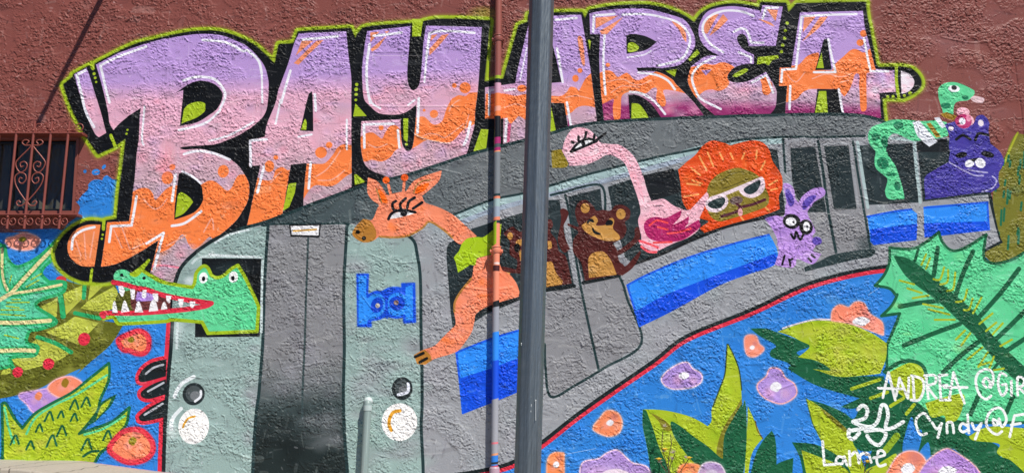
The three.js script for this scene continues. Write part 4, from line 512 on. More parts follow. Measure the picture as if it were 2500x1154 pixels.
fig('painted_letter', 'painted letter A between B and Y', [L.A1]); fig('painted_letter', 'painted letter Y', [L.Y]); fig('painted_letter', 'painted letter A behind the drainpipe and the pole', [L.A2]); fig('painted_letter', 'painted letter R', [L.R]); fig('painted_letter', 'painted letter E', [L.E]); fig('painted_letter', 'painted last letter A', [L.A3]); fig('painted_stroke', 'painted pale half round at the end of the lettering', [L.cap]);
for (const k of ['Bc1', 'Bc2', 'A1c', 'A2c', 'Rc', 'A3c']) fig('painted_letter_hollow', null, [L[k]]);
fig('painted_coupling', 'painted black prongs edged in red on the train front', CLAWS);
const T = fig('painted_train', 'painted grey commuter train curving uphill', [L.train]);
fig('side_panel', null, ['@f 2095,330* 2200,318* 2330,338* 2410,350* 2418,472* 2440,566 2450,592* 2408,615* 2170,652* 2130,630*'], T); fig('roof', null, [L.roof], T); fig('train_front', null, [L.front], T); fig('door', 'dark centre door on the train front', [L.frontDoor], T); fig('door', null, [L.sideDoor], T); fig('door', null, [L.rearDoor], T);
for (const w of ['win1', 'win2', 'win3', 'win4', 'win5', 'win6', 'win7', 'win8', 'winFront']) fig('window', null, [L[w]], T);
for (const w of ['pan1', 'pan2', 'pan3', 'pan4']) fig('blue_panel', null, [L[w]], T);
fig('emblem', 'blue lettered emblem reading ba', [L.logo], T); fig('destination_sign', null, ['@f 705,548* 783,546* 780,580* 709,578*'], T);
const ring = (t, x, y, rx, ry) => `@${t} ` + Array.from({ length: 12 }, (_, i) => `${(x + rx * Math.cos(i * 0.5236)).toFixed(0)},${(y + ry * Math.sin(i * 0.5236)).toFixed(0)}`).join(' ');
fig('lamp', 'dark round lamp', [ring('c8', 458, 557, 132, 132)], T); fig('lamp', 'dark round lamp', [ring('c3', 808, 690, 124, 136)], T); fig('headlight', 'white headlight', [ring('c8', 460, 950, 182, 208)], T); fig('headlight', 'white headlight', [ring('e7', 795, 590, 192, 200)], T);
fig('painted_crocodile', 'painted green crocodile head with open red jaws', [L.croc]); fig('painted_bear', 'painted brown bear behind the grey pole', [L.bear1a, L.bear1b, L.arm1]); fig('painted_bear', 'painted brown bear with tan belly', [L.bear2]);
const GF = fig('painted_giraffe', 'painted orange giraffe leaning out of the train', [L.gHead, L.gBody, ring('c1', 612, 250, 44, 44), ring('c1', 838, 218, 46, 46)]); fig('scarf', 'lime green scarf', [L.gScarf], GF);
const FL = fig('painted_flamingo', 'painted pink flamingo', [L.flam]); fig('beak', 'olive beak', [L.beak], FL); fig('wing', 'magenta wing', ['@c5 1360,260 1400,180 1500,145 1620,160 1730,110 1820,65* 1800,150 1720,240 1850,180 1915,130* 1900,220 1860,280 1960,220 2030,180* 2050,260 1980,330 1850,420 1700,450 1500,440 1400,380'], FL);
const LI = fig('painted_lion', 'painted lion with orange mane', [L.mane]); fig('face', 'olive face', [L.face], LI); fig('sunglasses', 'white sunglasses', ['@b8 1280,590 1420,530 1550,455 1590,560 1550,660 1430,715 1310,675', '@b8 865,760 960,700 1080,668 1142,740 1110,830 1000,892 885,862'], LI);
fig('painted_rabbit', 'painted lilac rabbit with round black glasses', [L.ears, L.rabbit]); fig('painted_bush', 'painted olive bush behind the train', [L.bush]); fig('painted_snake', 'painted mint snake with white scarf', [L.snake, L.snakeHead]); fig('painted_hippo', 'painted violet hippo with a pink flower', [L.hippo]);
fig('painted_leaf', 'painted large mint leaf with dark green veins', [L.bigLeaf]); fig('painted_leaf', 'painted dark green leaves under the writing', [L.ground, L.darkLeaf]); fig('painted_leaf', 'painted round yellow green leaf', [L.fruitLeaf]); fig('painted_flower', 'painted ' + FLOWERS[6][5], [FLOWERS[6][0]]);
fig('painted_leaf', 'painted yellow green blade under the white writing', [L.signLeaf]); fig('painted_leaf', 'painted dark low blade', [L.lowLeaf]); fig('painted_leaf', 'painted forked yellow and dark green blades', [L.midLeaf]); fig('painted_leaf', 'painted narrow yellow green blade', [L.rightSprout]);
for (const k of [0, 1, 2, 3, 4, 5, 12, 13, 14, 15]) fig('painted_flower', 'painted ' + FLOWERS[k][5], [FLOWERS[k][0]]);
fig('painted_writing', 'white brushed writing reading ANDREA @GIR', SIGN[0]); fig('painted_writing', 'white brushed writing reading Cyndy@F', SIGN[1]); fig('painted_writing', 'white brushed writing reading Lame', SIGN[2]); fig('painted_writing', 'white brushed flourish', SIGN[3]);
{
  const gw = 1700, ppm = gw / (2 * XE), gh = Math.ceil(Y_TOP * ppm), ids = new Uint8Array(gw * gh), cv = canvas(gw, gh), ctx = cv.getContext('2d');
  K = { ctx, x0: -XE, ppm, top: Y_TOP };
  FIG.forEach(([name, , paths], id) => {
    if (!paths.length) return;
    ctx.clearRect(0, 0, gw, gh);
    for (const p of paths) p.startsWith('~') ? S('#fff', 8, p) : F('#fff', p);
    const d = ctx.getImageData(0, 0, gw, gh).data;
    for (let i = 0; i < ids.length; i++) if (d[i * 4 + 3] > 127) ids[i] = id;
  });
  const buckets = new Map(), cellKey = new Int32Array(NX * NY).fill(-1);
  for (let j = 0; j < NY - 1; j++) for (let i = 0; i < NX - 1; i++) {
    const x = (xs[i] + xs[i + 1]) / 2, y = (ys[j] + ys[j + 1]) / 2;
    if (x > winX0 && x < winX1 && y > winY0 && y < winY1) continue;
    let id = 0, sh = SHEETS;
    if (y < Y_TOP) { sh = Math.min(SHEETS - 1, Math.floor((x - X_LEFT) / SHEET_W)); id = ids[Math.min(gh - 1, Math.floor((Y_TOP - y) * ppm)) * gw + Math.min(gw - 1, Math.floor((x + XE) * ppm))]; }
    const key = id * 4 + sh; if (!buckets.has(key)) buckets.set(key, []); buckets.get(key).push(j * NX + i); cellKey[j * NX + i] = key;
  }
  const local = new Int32Array(NX * NY), made = [];
  function pieces(id) {                     // the patches of one figure that do not touch each other
    const all = new Set(); for (let sh = 0; sh <= SHEETS; sh++) for (const k of buckets.get(id * 4 + sh) || []) all.add(k);
    const out = [];
    while (all.size) { const first = all.values().next().value, run = [first]; all.delete(first); for (let i = 0; i < run.length; i++) for (const n of [run[i] - 1, run[i] + 1, run[i] - NX, run[i] + NX]) if (all.delete(n)) run.push(n); out.push(run); }
    out.sort((p, q) => q.length - p.length);
    const big = out.filter((p, i) => i === 0 || p.length > 40);
    for (const p of out) if (!big.includes(p)) {   // a scrap goes to the figure that surrounds it
      const n = [p[0] - 1, p[0] - NX, p.at(-1) + 1, p.at(-1) + NX].find((k) => cellKey[k] >= 0 && cellKey[k] >> 2 !== id);
      if (n === undefined) { big[0].push(...p); continue; }
      const to = cellKey[n] >> 2;
      for (const k of p) { const sh = cellKey[k] & 3, from = buckets.get(id * 4 + sh); from.splice(from.indexOf(k), 1); cellKey[k] = to * 4 + sh; if (!buckets.has(to * 4 + sh)) buckets.set(to * 4 + sh, []); buckets.get(to * 4 + sh).push(k); }
    }
    return big.map((p) => new Set(p));
  }
  const build = (name, label, id, parent, only) => {
    const P = [], N = [], U = [], V = [], I = [], groups = [], mats = [];
    for (let sh = 0; sh <= SHEETS; sh++) {
      const cells = (buckets.get(id * 4 + sh) || []).filter((k) => !only || only.has(k)); if (!cells.length) continue;
      local.fill(-1); const start = I.length;
      const vert = (k) => { if (local[k] < 0) { local[k] = P.length / 3; const x = xs[k % NX], y = ys[Math.floor(k / NX)]; P.push(x, y, H[k]); N.push(NRM[k * 3], NRM[k * 3 + 1], NRM[k * 3 + 2]); sh < SHEETS ? U.push((x - X_LEFT) / SHEET_W - sh, y / SHEET_W) : U.push(x / 2, y / 2); V.push(x / 0.9, y / 0.9); } return local[k]; };
      for (const k of cells) { const a = vert(k), b = vert(k + 1), c = vert(k + NX), d = vert(k + NX + 1); I.push(a, b, d, a, d, c); }
      groups.push([start, I.length - start, mats.length]); mats.push(sh < SHEETS ? sheets[sh] : brownWall);
    }
    if (!I.length) return null;
    const g = new THREE.BufferGeometry();
    g.setAttribute('position', new THREE.BufferAttribute(new Float32Array(P), 3)); g.setAttribute('normal', new THREE.BufferAttribute(new Float32Array(N), 3)); g.setAttribute('uv', new THREE.BufferAttribute(new Float32Array(U), 2)); g.setAttribute('uv1', new THREE.BufferAttribute(new Float32Array(V), 2)); g.setIndex(new THREE.BufferAttribute(new Uint32Array(I), 1));
    if (mats.length > 1) for (const q of groups) g.addGroup(...q);
    const o = part(name, g, mats.length > 1 ? mats : mats[0], parent);
    if (label) o.userData.label = label;
    return o;
  };
  FIG.forEach(([, , , owner], id) => { if (id === T || owner === T) pieces(id); });
  FIG.forEach(([name, label, , owner], id) => {
    const parent = owner !== undefined ? made[owner] || building : building;
    if (id !== T && owner !== T) { made[id] = build(name, label, id, parent); return; }
    pieces(id).forEach((only, i) => { const o = build(i && id === T ? 'side_panel' : name, i ? null : label, id, i && id === T ? made[T] : parent, only); if (!i) made[id] = o; });
  });
}
// shell of the building behind the sheet
part('side_wall', boxAt(-XE - 0.05, -XE + 0.0, 0, 8.2, -6, 0.003), brownPaint, building); part('side_wall', boxAt(XE, XE + 0.05, 0, 8.2, -6, 0.003), brownPaint, building);
part('back_wall', boxAt(-XE, XE, 0, 8.2, -6.1, -6.002), brownPaint, building); part('roof', boxAt(-XE - 0.1, XE + 0.1, 8.203, 8.4, -6.1, 0.08), brownPaint, building);
{ // window with its black sliding frame, set into the wall
  const win = new THREE.Group(); win.name = 'window'; building.add(win);
  const d = -0.11, fr = stdMat({ color: '#17191c', roughness: 0.35 });
  part('reveal', mergeGeometries([boxAt(winX0 - 0.03, winX0, winY0 - 0.03, winY1 + 0.03, d, -0.004), boxAt(winX1, winX1 + 0.03, winY0 - 0.03, winY1 + 0.03, d, -0.004), boxAt(winX0, winX1, winY1, winY1 + 0.03, d, -0.004), boxAt(winX0, winX1, winY0 - 0.03, winY0, d, -0.004)]), brownPaint, win);
  part('trim', mergeGeometries([boxAt(winX1 - 0.028, winX1 - 0.001, winY0 + 0.03, winY1 - 0.02, -0.05, 0.012), boxAt(winX0, winX1 - 0.001, winY1 - 0.03, winY1 - 0.001, -0.045, 0.01), boxAt(winX0, winX1 - 0.001, winY0 + 0.001, winY0 + 0.035, -0.05, 0.03)]), brownPaint, win);
  const mid = W(20, 430)[0], bar = (x0, x1, y0, y1, z0 = -0.1, z1 = -0.06) => boxAt(x0, x1, y0, y1, z0, z1, 0.004);
  const fx0 = winX0 + 0.01, fx1 = winX1 - 0.03, fy0 = winY0 + 0.04, fy1 = winY1 - 0.034;
  part('frame', mergeGeometries([bar(fx0, fx0 + 0.03, fy0, fy1), bar(fx1 - 0.022, fx1, fy0, fy1), bar(fx0 + 0.03, fx1 - 0.022, fy1 - 0.022, fy1), bar(fx0 + 0.03, fx1 - 0.022, fy0, fy0 + 0.03), bar(mid - 0.02, mid + 0.025, fy0 + 0.03, fy1 - 0.022, -0.1, -0.05)]), fr, win);
  const glass = new THREE.MeshPhysicalMaterial({ color: '#dfe3e2', transmission: 1, thickness: 0, roughness: 0.05, ior: 1.5, specularIntensity: 0.6 });
  part('pane', boxAt(mid + 0.026, fx1 - 0.023, fy0 + 0.031, fy1 - 0.023, -0.083, -0.079), glass, win); part('pane', boxAt(fx0 + 0.031, mid - 0.021, fy0 + 0.031, fy1 - 0.023, -0.094, -0.09), glass, win);
  const dim = stdMat({ color: '#3a3632', roughness: 0.9 });
  part('room', mergeGeometries([boxAt(winX0 - 0.6, winX1 + 0.6, winY0 - 1, winY1 + 0.6, -2.3, -2.25), boxAt(winX0 - 0.65, winX0 - 0.6, winY0 - 1, winY1 + 0.6, -2.25, -0.115), boxAt(winX1 + 0.6, winX1 + 0.65, winY0 - 1, winY1 + 0.6, -2.25, -0.115), boxAt(winX0 - 0.6, winX1 + 0.6, winY1 + 0.6, winY1 + 0.65, -2.25, -0.115), boxAt(winX0 - 0.6, winX1 + 0.6, winY0 - 1.05, winY0 - 1, -2.25, -0.115), boxAt(winX0 - 0.6, winX0 - 0.03, winY0 - 1, winY1 + 0.6, -0.13, -0.112), boxAt(winX1 + 0.03, winX1 + 0.6, winY0 - 1, winY1 + 0.6, -0.13, -0.112), boxAt(winX0 - 0.03, winX1 + 0.03, winY1 + 0.03, winY1 + 0.6, -0.13, -0.112), boxAt(winX0 - 0.03, winX1 + 0.03, winY0 - 1, winY0 - 0.03, -0.13, -0.112)]), dim, win);
  const cg = new THREE.PlaneGeometry(winX1 - winX0 - 0.1, winY1 - winY0, 90, 4), cpn = cg.attributes.position;   // curtain in folds
  for (let i = 0; i < cpn.count; i++) cpn.setZ(i, 0.018 * Math.sin(cpn.getX(i) * 38) + 0.012 * noise(cpn.getX(i) * 6, 4));
  cg.translate((winX0 + winX1) / 2 + 0.06, (winY0 + winY1) / 2, -0.24); cg.computeVertexNormals();
  const curtain = part(numbered('curtain'), cg, stdMat({ color: '#94877a', roughness: 0.95, side: THREE.DoubleSide }), scene);
  tag(curtain, 'grey brown curtain hanging behind the barred window', 'curtain');
}
{ // wrought-iron grille bolted in front of the window
  const z = 0.13, iron = stdMat({ color: '#8d4a40', roughness: 0.42, metalness: 0.1 });
  const g = thing('window_grille', 'brown wrought iron grille with scrollwork over the window', 'window grille');
  const q = (zx, zy) => [...W(zx / 3.846, 280 + zy / 3.846, z), z];
  const topL = q(-900, 172), botL = q(-900, 935), topR = q(790, 172), botR = q(742, 935);
  
  for (const [p, e] of [[topL, topR], [botL, botR]]) part('rail', boxAt(p[0], e[0] - 0.03, p[1] - 0.006, p[1] + 0.006, 0.004, z + 0.016, 0.003), iron, g);
  const foot = (x, y) => boxAt(x - 0.008, x + 0.008, y - 0.012, y + 0.012, -0.02, z - 0.012);
  part('wall_bracket', foot(topR[0] - 0.03, topR[1]), iron, g); part('wall_bracket', foot(botR[0] - 0.03, botR[1]), iron, g); part('wall_bracket', foot(topL[0] + 0.05, topL[1]), iron, g); part('wall_bracket', foot(botL[0] + 0.05, botL[1]), iron, g);
  const tops = [-824, -662, -500, -338, -176, -14, 148, 310, 472, 636], step = 162;
  const scroll = (pts, r = 0.0065) => part('scroll', tubeOf(pts.map(([a, b]) => q(a, b)), r, pts.length * 7, 6), iron, g);
  const curlRow = (x, y, s) => {             // a C scroll and its mirror between two bars; s = 1 above the top rail, -1 below the bottom one
    for (const m of [-1, 1]) scroll([[x + m * 18, y + s * 5], [x + m * 50, y + s * 18], [x + m * 68, y - s * 10], [x + m * 55, y - s * 38], [x + m * 24, y - s * 42], [x + m * 8, y - s * 22], [x + m * 20, y - s * 6], [x + m * 36, y - s * 16]], 0.0055);
  };
  for (const t of tops) {
    const b = t - 76, a = q(t + 12, 60), e = q(b - 14, 1070);
    part('bar', tubeOf([a, q(t, 172), q((t + b) / 2, 553), q(b, 935), e], 0.0135, 24, 8), iron, g);
    part('rivet', new THREE.SphereGeometry(0.012, 10, 8).translate(...q(t, 150).map((v, i) => (i === 2 ? v + 0.014 : v))), iron, g); part('rivet', new THREE.SphereGeometry(0.012, 10, 8).translate(...q(b, 960).map((v, i) => (i === 2 ? v + 0.014 : v))), iron, g);
    if (t > -700) { curlRow(t - step / 2 + 4, 128, 1); curlRow(t - 76 + 0, 990, -1); }
  }
  curlRow(636 + step / 2 - 10, 128, 1);
  for (const o of [0, -648]) for (const m of [-1, 1]) {
    const X = (x, y) => [o + 272 - (y - 540) * 0.1 + m * x, y];
    scroll([X(55, 275), X(35, 250), X(70, 235), X(98, 260), X(70, 285), X(12, 290), X(40, 330), X(100, 395), X(138, 450), X(120, 510), X(85, 540), X(45, 520), X(30, 470), X(60, 440), X(95, 455), X(85, 490), X(62, 480)]);
    scroll([X(60, 600), X(85, 590), X(92, 625), X(60, 645), X(28, 610), X(40, 560), X(90, 545), X(130, 575), X(125, 640), X(80, 720), X(25, 790), X(8, 815), X(40, 850), X(80, 850), X(95, 820), X(75, 808), X(55, 825)]);
  }
}
{ // bracket arm above the frame whose shadow crosses the brown stucco
  const tip = W(92, 300), Lr = 1.45, at = [tip[0] + SUN.x / SUN.z * Lr, tip[1] + SUN.y / SUN.z * Lr], st = stdMat({ color: '#4a4a4c', roughness: 0.5, metalness: 0.6 });
  const g = thing('bracket_arm', 'straight steel bracket arm jutting from the wall above the window', 'bracket');
  g.position.set(at[0], at[1], 0);
  part('arm', new THREE.CylinderGeometry(0.024, 0.03, Lr, 14).rotateX(Math.PI / 2).translate(0, 0, Lr / 2), st, g); part('wall_plate', boxAt(-0.08, 0.08, -0.1, 0.1, -0.004, 0.02, 0.006), st, g); part('end_cap', new THREE.SphereGeometry(0.032, 14, 10).translate(0, 0, Lr), st, g);
}
{ // drainpipe, painted over together with the wall
  const z = 0.08, r = 0.033, a = W(1217, 0, z + r), b = W(1207, 1154, z + r), ax = (y) => a[0] + (b[0] - a[0]) * (y - a[1]) / (b[1] - a[1]);
  const cv = canvas(128, 2048), ctx = cv.getContext('2d'), TOPY = 5.85, row = (py) => (1 - W(1212, py, z + r)[1] / TOPY) * 2048;
  const band = (col, y0, y1, slant = 0, u0 = 0, u1 = 128) => { ctx.fillStyle = col; ctx.beginPath(); const s = slant; ctx.moveTo(u0, row(y0 + s)); ctx.lineTo(u1, row(y0 - s)); ctx.lineTo(u1, row(y1 - s)); ctx.lineTo(u0, row(y1 + s)); ctx.fill(); };
  ctx.fillStyle = '#97564b'; ctx.fillRect(0, 0, 128, 2048);
  for (const [c, y0, y1, s] of [['#a3bb26', 183, 192, 0], ['#15161a', 191, 202, 0], ['#d7a3ba', 201, 227, 0], ['#f58144', 226, 283, 0], ['#f3a58b', 258, 270, 3], ['#141518', 282, 338, 0], ['#a82468', 334, 369, 3], ['#4c5357', 350, 359, 3], ['#f3a06a', 367, 371, 3], ['#7b8085', 370, 473, 3], ['#24383a', 472, 479, 3], ['#ef8a68', 478, 485, 2], ['#a0b8b9', 484, 505, 2], ['#98a4b4', 503, 531, 0], ['#ef8a68', 529, 540, 3], ['#293437', 537, 546, 2], ['#ee8f70', 544, 745, 0], ['#4c211f', 647, 661, 0], ['#1a1c1e', 735, 751, 8], ['#9a9ca6', 749, 812, 5], ['#2e8bf2', 810, 882, 4], ['#1450dc', 880, 977, 5], ['#9fa0a8', 974, 1110, 6], ['#e07a86', 1079, 1084, 2], ['#e89a6a', 1107, 1113, 4], ['#2f80dc', 1112, 1132, 3], ['#1c2628', 1128, 1133, 3], ['#3d86d8', 1133, 1400, 0], ['#c83a50', 1137, 1142, 4]]) band(c, y0, y1, s);
  band('#a4c31c', 544, 600, 6, 20, 70); ctx.fillStyle = 'rgba(240,230,228,0.8)'; ctx.beginPath(); ctx.ellipse(80, row(642), 26, 4, 0, 0, 7); ctx.fill();
  const t = new THREE.CanvasTexture(cv); t.colorSpace = THREE.SRGBColorSpace; t.wrapS = THREE.RepeatWrapping; t.offset.x = 0.55;
  const pm = stdMat({ map: t, roughness: 0.42 }), g = thing('drainpipe', 'slim vertical drainpipe painted over with the mural colours', 'pipe');
  const seg = (y0, y1, rad, mat, name) => { const geo = new THREE.CylinderGeometry(rad, rad, y1 - y0, 28, 1, true), p = geo.attributes.position, uv = geo.attributes.uv; for (let i = 0; i < p.count; i++) { const y = p.getY(i) + (y0 + y1) / 2; uv.setXY(i, uv.getX(i), y / TOPY); p.setXYZ(i, p.getX(i) + ax(y), y, p.getZ(i) + z); } return part(name, geo, mat, g); };
  seg(0, TOPY, r, pm, 'pipe_run'); seg(TOPY, 8.1, r, stdMat({ color: '#97564b', roughness: 0.42 }), 'pipe_run');
  for (const [py, col] of [[90, '#97564b'], [608, '#ee8f70'], [-330, '#97564b']]) {
    const y = W(1212, py, z + r)[1], mat = stdMat({ color: col, roughness: 0.42 });
    const c = part('clamp', mergeGeometries([new THREE.CylinderGeometry(r + 0.012, r + 0.012, 0.022, 28).toNonIndexed(), new THREE.CylinderGeometry(r + 0.007, r + 0.012, 0.02, 28).translate(0, 0.02, 0).toNonIndexed(), new THREE.CylinderGeometry(r + 0.012, r + 0.007, 0.02, 28).translate(0, -0.02, 0).toNonIndexed(), new THREE.TorusGeometry(r + 0.011, 0.006, 8, 28).rotateX(Math.PI / 2).translate(0, 0.026, 0).toNonIndexed()]).translate(ax(y), y, z), mat, g);
    for (const s of [-1, 1]) part('bolt', mergeGeometries([boxAt(s * 0.05 - 0.014, s * 0.05 + 0.014, -0.026, 0.008, -0.02, 0.006, 0.004), new THREE.CylinderGeometry(0.009, 0.009, 0.05, 8).rotateX(Math.PI / 2).translate(s * 0.055, -0.01, 0.004)].map((q) => (q.index ? q.toNonIndexed() : q))).translate(ax(y), y - 0.005, z), mat, c);
    part('wall_bracket', boxAt(ax(y) - 0.05, ax(y) + 0.05, y - 0.045, y - 0.02, -0.01, z - 0.02, 0.004), mat, g);
  }
  const y = W(1212, 1146, z + r)[1];
  part('union', mergeGeometries([new THREE.CylinderGeometry(r + 0.016, r + 0.016, 0.06, 24).toNonIndexed(), new THREE.CylinderGeometry(r + 0.009, r + 0.016, 0.016, 24).translate(0, 0.038, 0).toNonIndexed(), new THREE.CylinderGeometry(r + 0.009, r + 0.009, 0.07, 24).translate(0, -0.06, 0).toNonIndexed()]).translate(ax(y), y - 0.02, z), stdMat({ color: '#b79aa8', roughness: 0.45 }), g);
}
{ // short conduit coming out of the wall
  const z = 0.085, a = W(898, 976, z), b = W(889, 1149, z), sl = (b[0] - a[0]) / (b[1] - a[1]), bottom = 0, bx = a[0] + sl * (bottom - a[1]);
  const g = thing('vent_conduit', 'short grey green painted conduit with rounded elbow at the train front', 'pipe');
  const cv = canvas(64, 512), ctx = cv.getContext('2d'); ctx.fillStyle = '#8a9b98'; ctx.fillRect(0, 0, 64, 512); const q = seeded(9); for (let i = 0; i < 90; i++) { ctx.fillStyle = ['rgba(190,206,204,0.35)', 'rgba(120,136,134,0.3)', 'rgba(150,120,130,0.25)'][i % 3]; ctx.fillRect(q() * 64, q() * 512, 4 + q() * 26, 2 + q() * 8); }
  const t = new THREE.CanvasTexture(cv); t.colorSpace = THREE.SRGBColorSpace;
  const mat = stdMat({ map: t, roughness: 0.45 });
  const geo = tubeOf([[a[0], a[1], -0.05], [a[0], a[1], 0.02], [a[0] + sl * -0.03, a[1] - 0.03, z - 0.004], [a[0] + sl * -0.12, a[1] - 0.12, z], [a[0] + sl * -0.3, a[1] - 0.3, z], [bx, bottom, z]], 0.037, 60, 20);
  part('conduit_run', geo, mat, g); part('elbow', new THREE.SphereGeometry(0.044, 20, 14).scale(1, 0.95, 0.9).translate(a[0], a[1] - 0.012, z - 0.022), stdMat({ color: '#c5cfce', roughness: 0.4 }), g);
  part('collar', new THREE.CylinderGeometry(0.043, 0.041, 0.05, 20).translate(a[0] + sl * -0.075, a[1] - 0.075, z), stdMat({ color: '#b4c3c1', roughness: 0.42 }), g);
}
{ // eight-sided galvanised pole on the pavement between the camera and the wall
  const z = 5.9, a = W(1322.5, 0, z), b = W(1288, 1154, z), axis3 = new THREE.Vector3(a[0] - b[0], a[1] - b[1], 0).normalize(), x0 = b[0] - axis3.x / axis3.y * b[1], top = 5.2;
  const R = 0.0565, sh = new THREE.Shape(), n = 8, c = 0.3;
  for (let i = 0; i < n; i++) { const P = (k) => { const q = (k + 0.5) * Math.PI / 4 + 0.393; return [R * Math.cos(q), R * Math.sin(q)]; }; const p0 = P(i - 1), p1 = P(i), p2 = P(i + 1), m = (u, v, w) => [u[0] + (v[0] - u[0]) * w, u[1] + (v[1] - u[1]) * w], s = m(p1, p0, c * 0.5), e = m(p1, p2, c * 0.5); i ? sh.lineTo(...s) : sh.moveTo(...s); sh.quadraticCurveTo(...p1, ...e); }
  const geo = new THREE.ExtrudeGeometry(sh, { depth: top, bevelEnabled: false, curveSegments: 5, steps: 1 }).rotateX(-Math.PI / 2);
  const zinc = grain(512, (u, v) => { const s = noise(u * 40, v * 1.2) * 9 + noise(u * 120, v * 5 + 3) * 5 + tile(u, v, 5, 3) * 8 + tile(u, v, 30, 9) * 6 + (rnd() > 0.9965 ? 46 : 0) + 26 * smooth(0.82, 0.95, noise(u * 90 + 7, v * 3.5)) - 16 * smooth(0.5, 0.8, noise(u * 26, v * 2 + 60)); return [122 + s, 128 + s, 131 + s]; }, true);
  zinc.repeat.set(3.2, 0.7);
  const zr = grain(256, (u, v) => 128 + tile(u, v, 6, 8) * 40 + noise(u * 60, v * 2) * 20); zr.repeat.set(3, 0.6);
  const mat = stdMat({ map: zinc, roughnessMap: zr, roughness: 0.78, metalness: 0.62 });
  const g = thing('metal_pole', 'tall grey galvanised eight sided pole standing in front of the mural', 'pole');
  g.position.set(x0, 0, z); g.rotation.z = Math.atan2(-axis3.x, axis3.y);
  part('shaft', geo, mat, g); part('cap', new THREE.ConeGeometry(R * 1.06, 0.04, 8).rotateY(0.393).translate(0, top + 0.02, 0), mat, g);
  const dm = stdMat({ color: '#d9dcdc', roughness: 0.6 }), drip = (x, y0, y1, r) => { const p0 = W(x, y0, z + R), p1 = W(x, y1, z + R), q = (p) => { const v = new THREE.Vector3(p[0] - x0, p[1], 0).applyAxisAngle(new THREE.Vector3(0, 0, 1), -g.rotation.z); return [v.x, v.y, R * 0.955]; }; part('paint_drip', tubeOf([q(p0), q(p1)], r, 4, 6), dm, g); part('paint_drip', new THREE.SphereGeometry(r * 2.2, 8, 6).scale(1, 1.2, 0.5).translate(...q(p0)), dm, g); };
  drip(1308, 977, 1026, 0.0012); drip(1296, 968, 974, 0.0009); drip(1297, 988, 993, 0.0009); drip(1273, 838, 843, 0.001); drip(1296, 1003, 1006, 0.0008);
  const base = part('base_plate', boxAt(-0.14, 0.14, 0.006, 0.026, -0.14, 0.14, 0.006), mat, g);
  for (const [x, zz] of [[-0.1, -0.1], [0.1, -0.1], [-0.1, 0.1], [0.1, 0.1]]) part('bolt', new THREE.CylinderGeometry(0.016, 0.016, 0.03, 6).translate(x, 0.04, zz), mat, base);
}
{ // concrete landing against the wall
  const p = [[-60, 1124], [60, 1127], [185, 1128], [260, 1137], [340, 1148], [430, 1159], [640, 1180]].map(([x, y]) => W(x, y)), s = new THREE.Shape();
  s.moveTo(-9.5, 0); s.lineTo(-9.5, p[0][1] + 0.05); s.splineThru(p.map((q) => new THREE.Vector2(...q))); s.lineTo(p.at(-1)[0] + 1.6, 0); s.closePath();
  const geo = new THREE.ExtrudeGeometry(s, { depth: 1.3, bevelEnabled: true, bevelSize: 0.015, bevelThickness: 0.015, bevelSegments: 2, curveSegments: 24 }).translate(0, 0, 0.006);
  const cv = canvas(2048, 256), ctx = cv.getContext('2d'), q = seeded(33), X0 = -9.5, XW = 9.5, ZW = 1.35, U = (x) => (x - X0) / XW * 2048;
  ctx.fillStyle = '#a89f92'; ctx.fillRect(0, 0, 2048, 256);
  for (let i = 0; i < 9000; i++) { const k = q(); ctx.fillStyle = k < 0.5 ? `rgba(70,62,54,${0.06 + q() * 0.22})` : `rgba(226,218,206,${0.06 + q() * 0.26})`; ctx.beginPath(); ctx.ellipse(q() * 2048, q() * 256, 0.6 + q() * q() * 3.4, 0.5 + q() * 1.6, q() * 3, 0, 6.3); ctx.fill(); }
  for (let i = 0; i < 60; i++) { ctx.fillStyle = `rgba(88,78,66,${0.03 + q() * 0.06})`; ctx.beginPath(); ctx.ellipse(q() * 2048, q() * 256, 10 + q() * 70, 6 + q() * 20, q(), 0, 6.3); ctx.fill(); }
  for (let i = 0; i < 900; i++) { const x = W(-60 + q() * 560, 1130)[0], z = q() * q() * 22, c = x < W(190, 1130)[0] ? ['150,176,70', '120,190,120', '170,180,90'] : ['196,120,120', '70,130,205', '200,140,130']; ctx.fillStyle = `rgba(${c[i % 3]},${0.1 + q() * 0.25})`; ctx.beginPath(); ctx.ellipse(U(x), z, 2 + q() * 7, 1 + q() * 2.5, 0, 0, 6.3); ctx.fill(); } // drips of mural paint along the joint
  ctx.strokeStyle = 'rgba(48,42,38,0.85)'; ctx.lineWidth = 1.6; for (const [x0, x1] of [[215, 190], [268, 255], [120, 150]]) { ctx.beginPath(); let x = U(W(x0, 1135)[0]), z = 0; ctx.moveTo(x, z); for (let i = 0; i < 26; i++) { x += (x1 - x0) * 0.04 + (q() - 0.5) * 7; z += 10; ctx.lineTo(x, z); } ctx.stroke(); }
  const ct = new THREE.CanvasTexture(cv); ct.colorSpace = THREE.SRGBColorSpace;
  const lp = geo.attributes.position, lu = geo.attributes.uv; for (let i = 0; i < lp.count; i++) lu.setXY(i, (lp.getX(i) - X0) / XW, 1 - Math.max(0, lp.getZ(i)) / ZW);
  structure('concrete_landing', geo, stdMat({ map: ct, roughness: 0.92, bumpMap: concreteTex, bumpScale: 0.003 }));
}
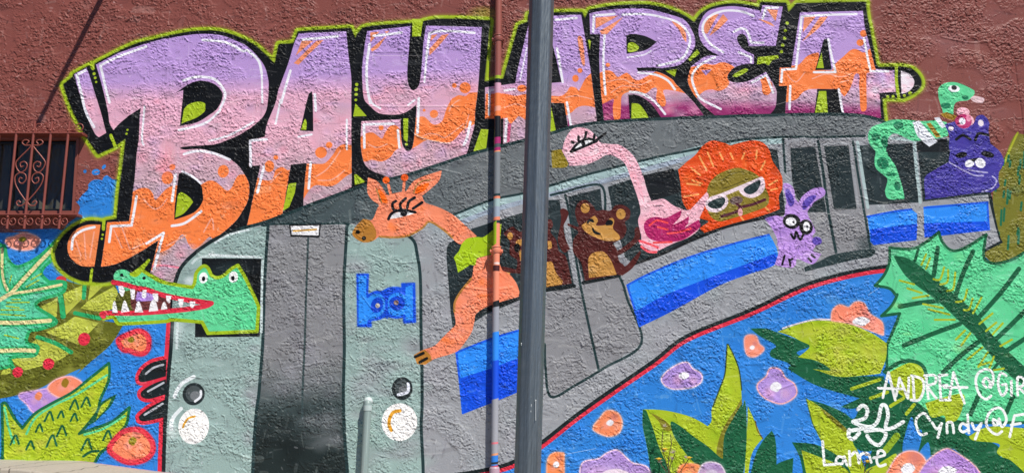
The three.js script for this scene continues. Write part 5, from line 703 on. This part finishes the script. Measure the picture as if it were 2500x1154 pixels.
// ---------- weeds at the foot of the wall ----------
function weed(label, z, stems, heads, tufts, seed) {
  const q = seeded(seed), g = thing('dry_weed', label, 'weed', 'weeds'), P = (x, y) => [...W(x, y, z), z];
  delete g.userData.group;
  const stemM = stdMat({ color: '#5a4632', roughness: 0.9 }), yel = stdMat({ color: '#e8bd2e', roughness: 0.8 }), fluff = stdMat({ color: '#b8ab98', roughness: 1 }), leafM = stdMat({ color: '#3f4a24', roughness: 0.8 });
  for (const s of stems) { const pts = s.map(([x, y], i) => { const p = P(x, y); p[2] += (q() - 0.5) * 0.03; return p; }); const e = pts.at(-1); pts.push([e[0] + 0.01, 0.0, z]); part('stem', tubeOf(pts, 0.0042, pts.length * 6, 5), stemM, g); }
  for (const [x, y] of heads) { const p = P(x, y), gs = [new THREE.SphereGeometry(0.018, 10, 8).scale(1, 0.7, 1)]; for (let i = 0; i < 10; i++) { const a = i * 0.628; gs.push(new THREE.BoxGeometry(0.02, 0.004, 0.008).translate(0.02, 0.004, 0).rotateY(a)); } part('flower_head', mergeGeometries(gs).translate(...p), yel, g); }
  for (const [x, y, s] of tufts) { const p = P(x, y), gs = []; for (let i = 0; i < 26; i++) { gs.push(new THREE.ConeGeometry(0.003, 0.03 * s, 4).translate(0, 0.02 * s, 0).rotateZ((q() - 0.5) * 3).rotateY(q() * 6.3)); } part('seed_head', mergeGeometries(gs).translate(...p), fluff, g); }
  const gs = []; for (let i = 0; i < 22; i++) { const [x, y] = stems[Math.floor(q() * stems.length)].at(-1), p = P(x + (q() - 0.5) * 26, y - 30 + q() * 70), l = 0.03 + q() * 0.06; gs.push(new THREE.SphereGeometry(1, 6, 4).scale(0.006, l / 2, 0.002).translate(0, l / 2, 0).rotateZ((q() - 0.5) * 2.6).rotateY(q() * 6).translate(...p)); }
  part('leaves', mergeGeometries(gs), leafM, g);
}
weed('dry weed with two small yellow flowers before the dark painted blades', 0.16, [[[1637, 1060], [1640, 1085], [1634, 1110], [1632, 1154]], [[1619, 1052], [1617, 1090], [1626, 1125], [1632, 1154]], [[1682, 1120], [1672, 1136], [1660, 1154]], [[1609, 1122], [1616, 1136], [1628, 1154]], [[1648, 1108], [1640, 1126], [1634, 1154]]], [[1609, 1120], [1683, 1117], [1624, 1096]], [[1625, 1042, 1], [1644, 1106, 1.2], [1622, 1102, 1], [1612, 1128, 0.9], [1641, 1122, 1.1], [1675, 1118, 0.8]], 71);
weed('thin dry weed with one yellow bud below the white writing', 0.16, [[[2119, 1118], [2115, 1135], [2112, 1154]], [[2132, 1142], [2122, 1150], [2114, 1160]]], [[2119, 1126]], [[2117, 1112, 0.7]], 72);

renderer.render(scene, camera);
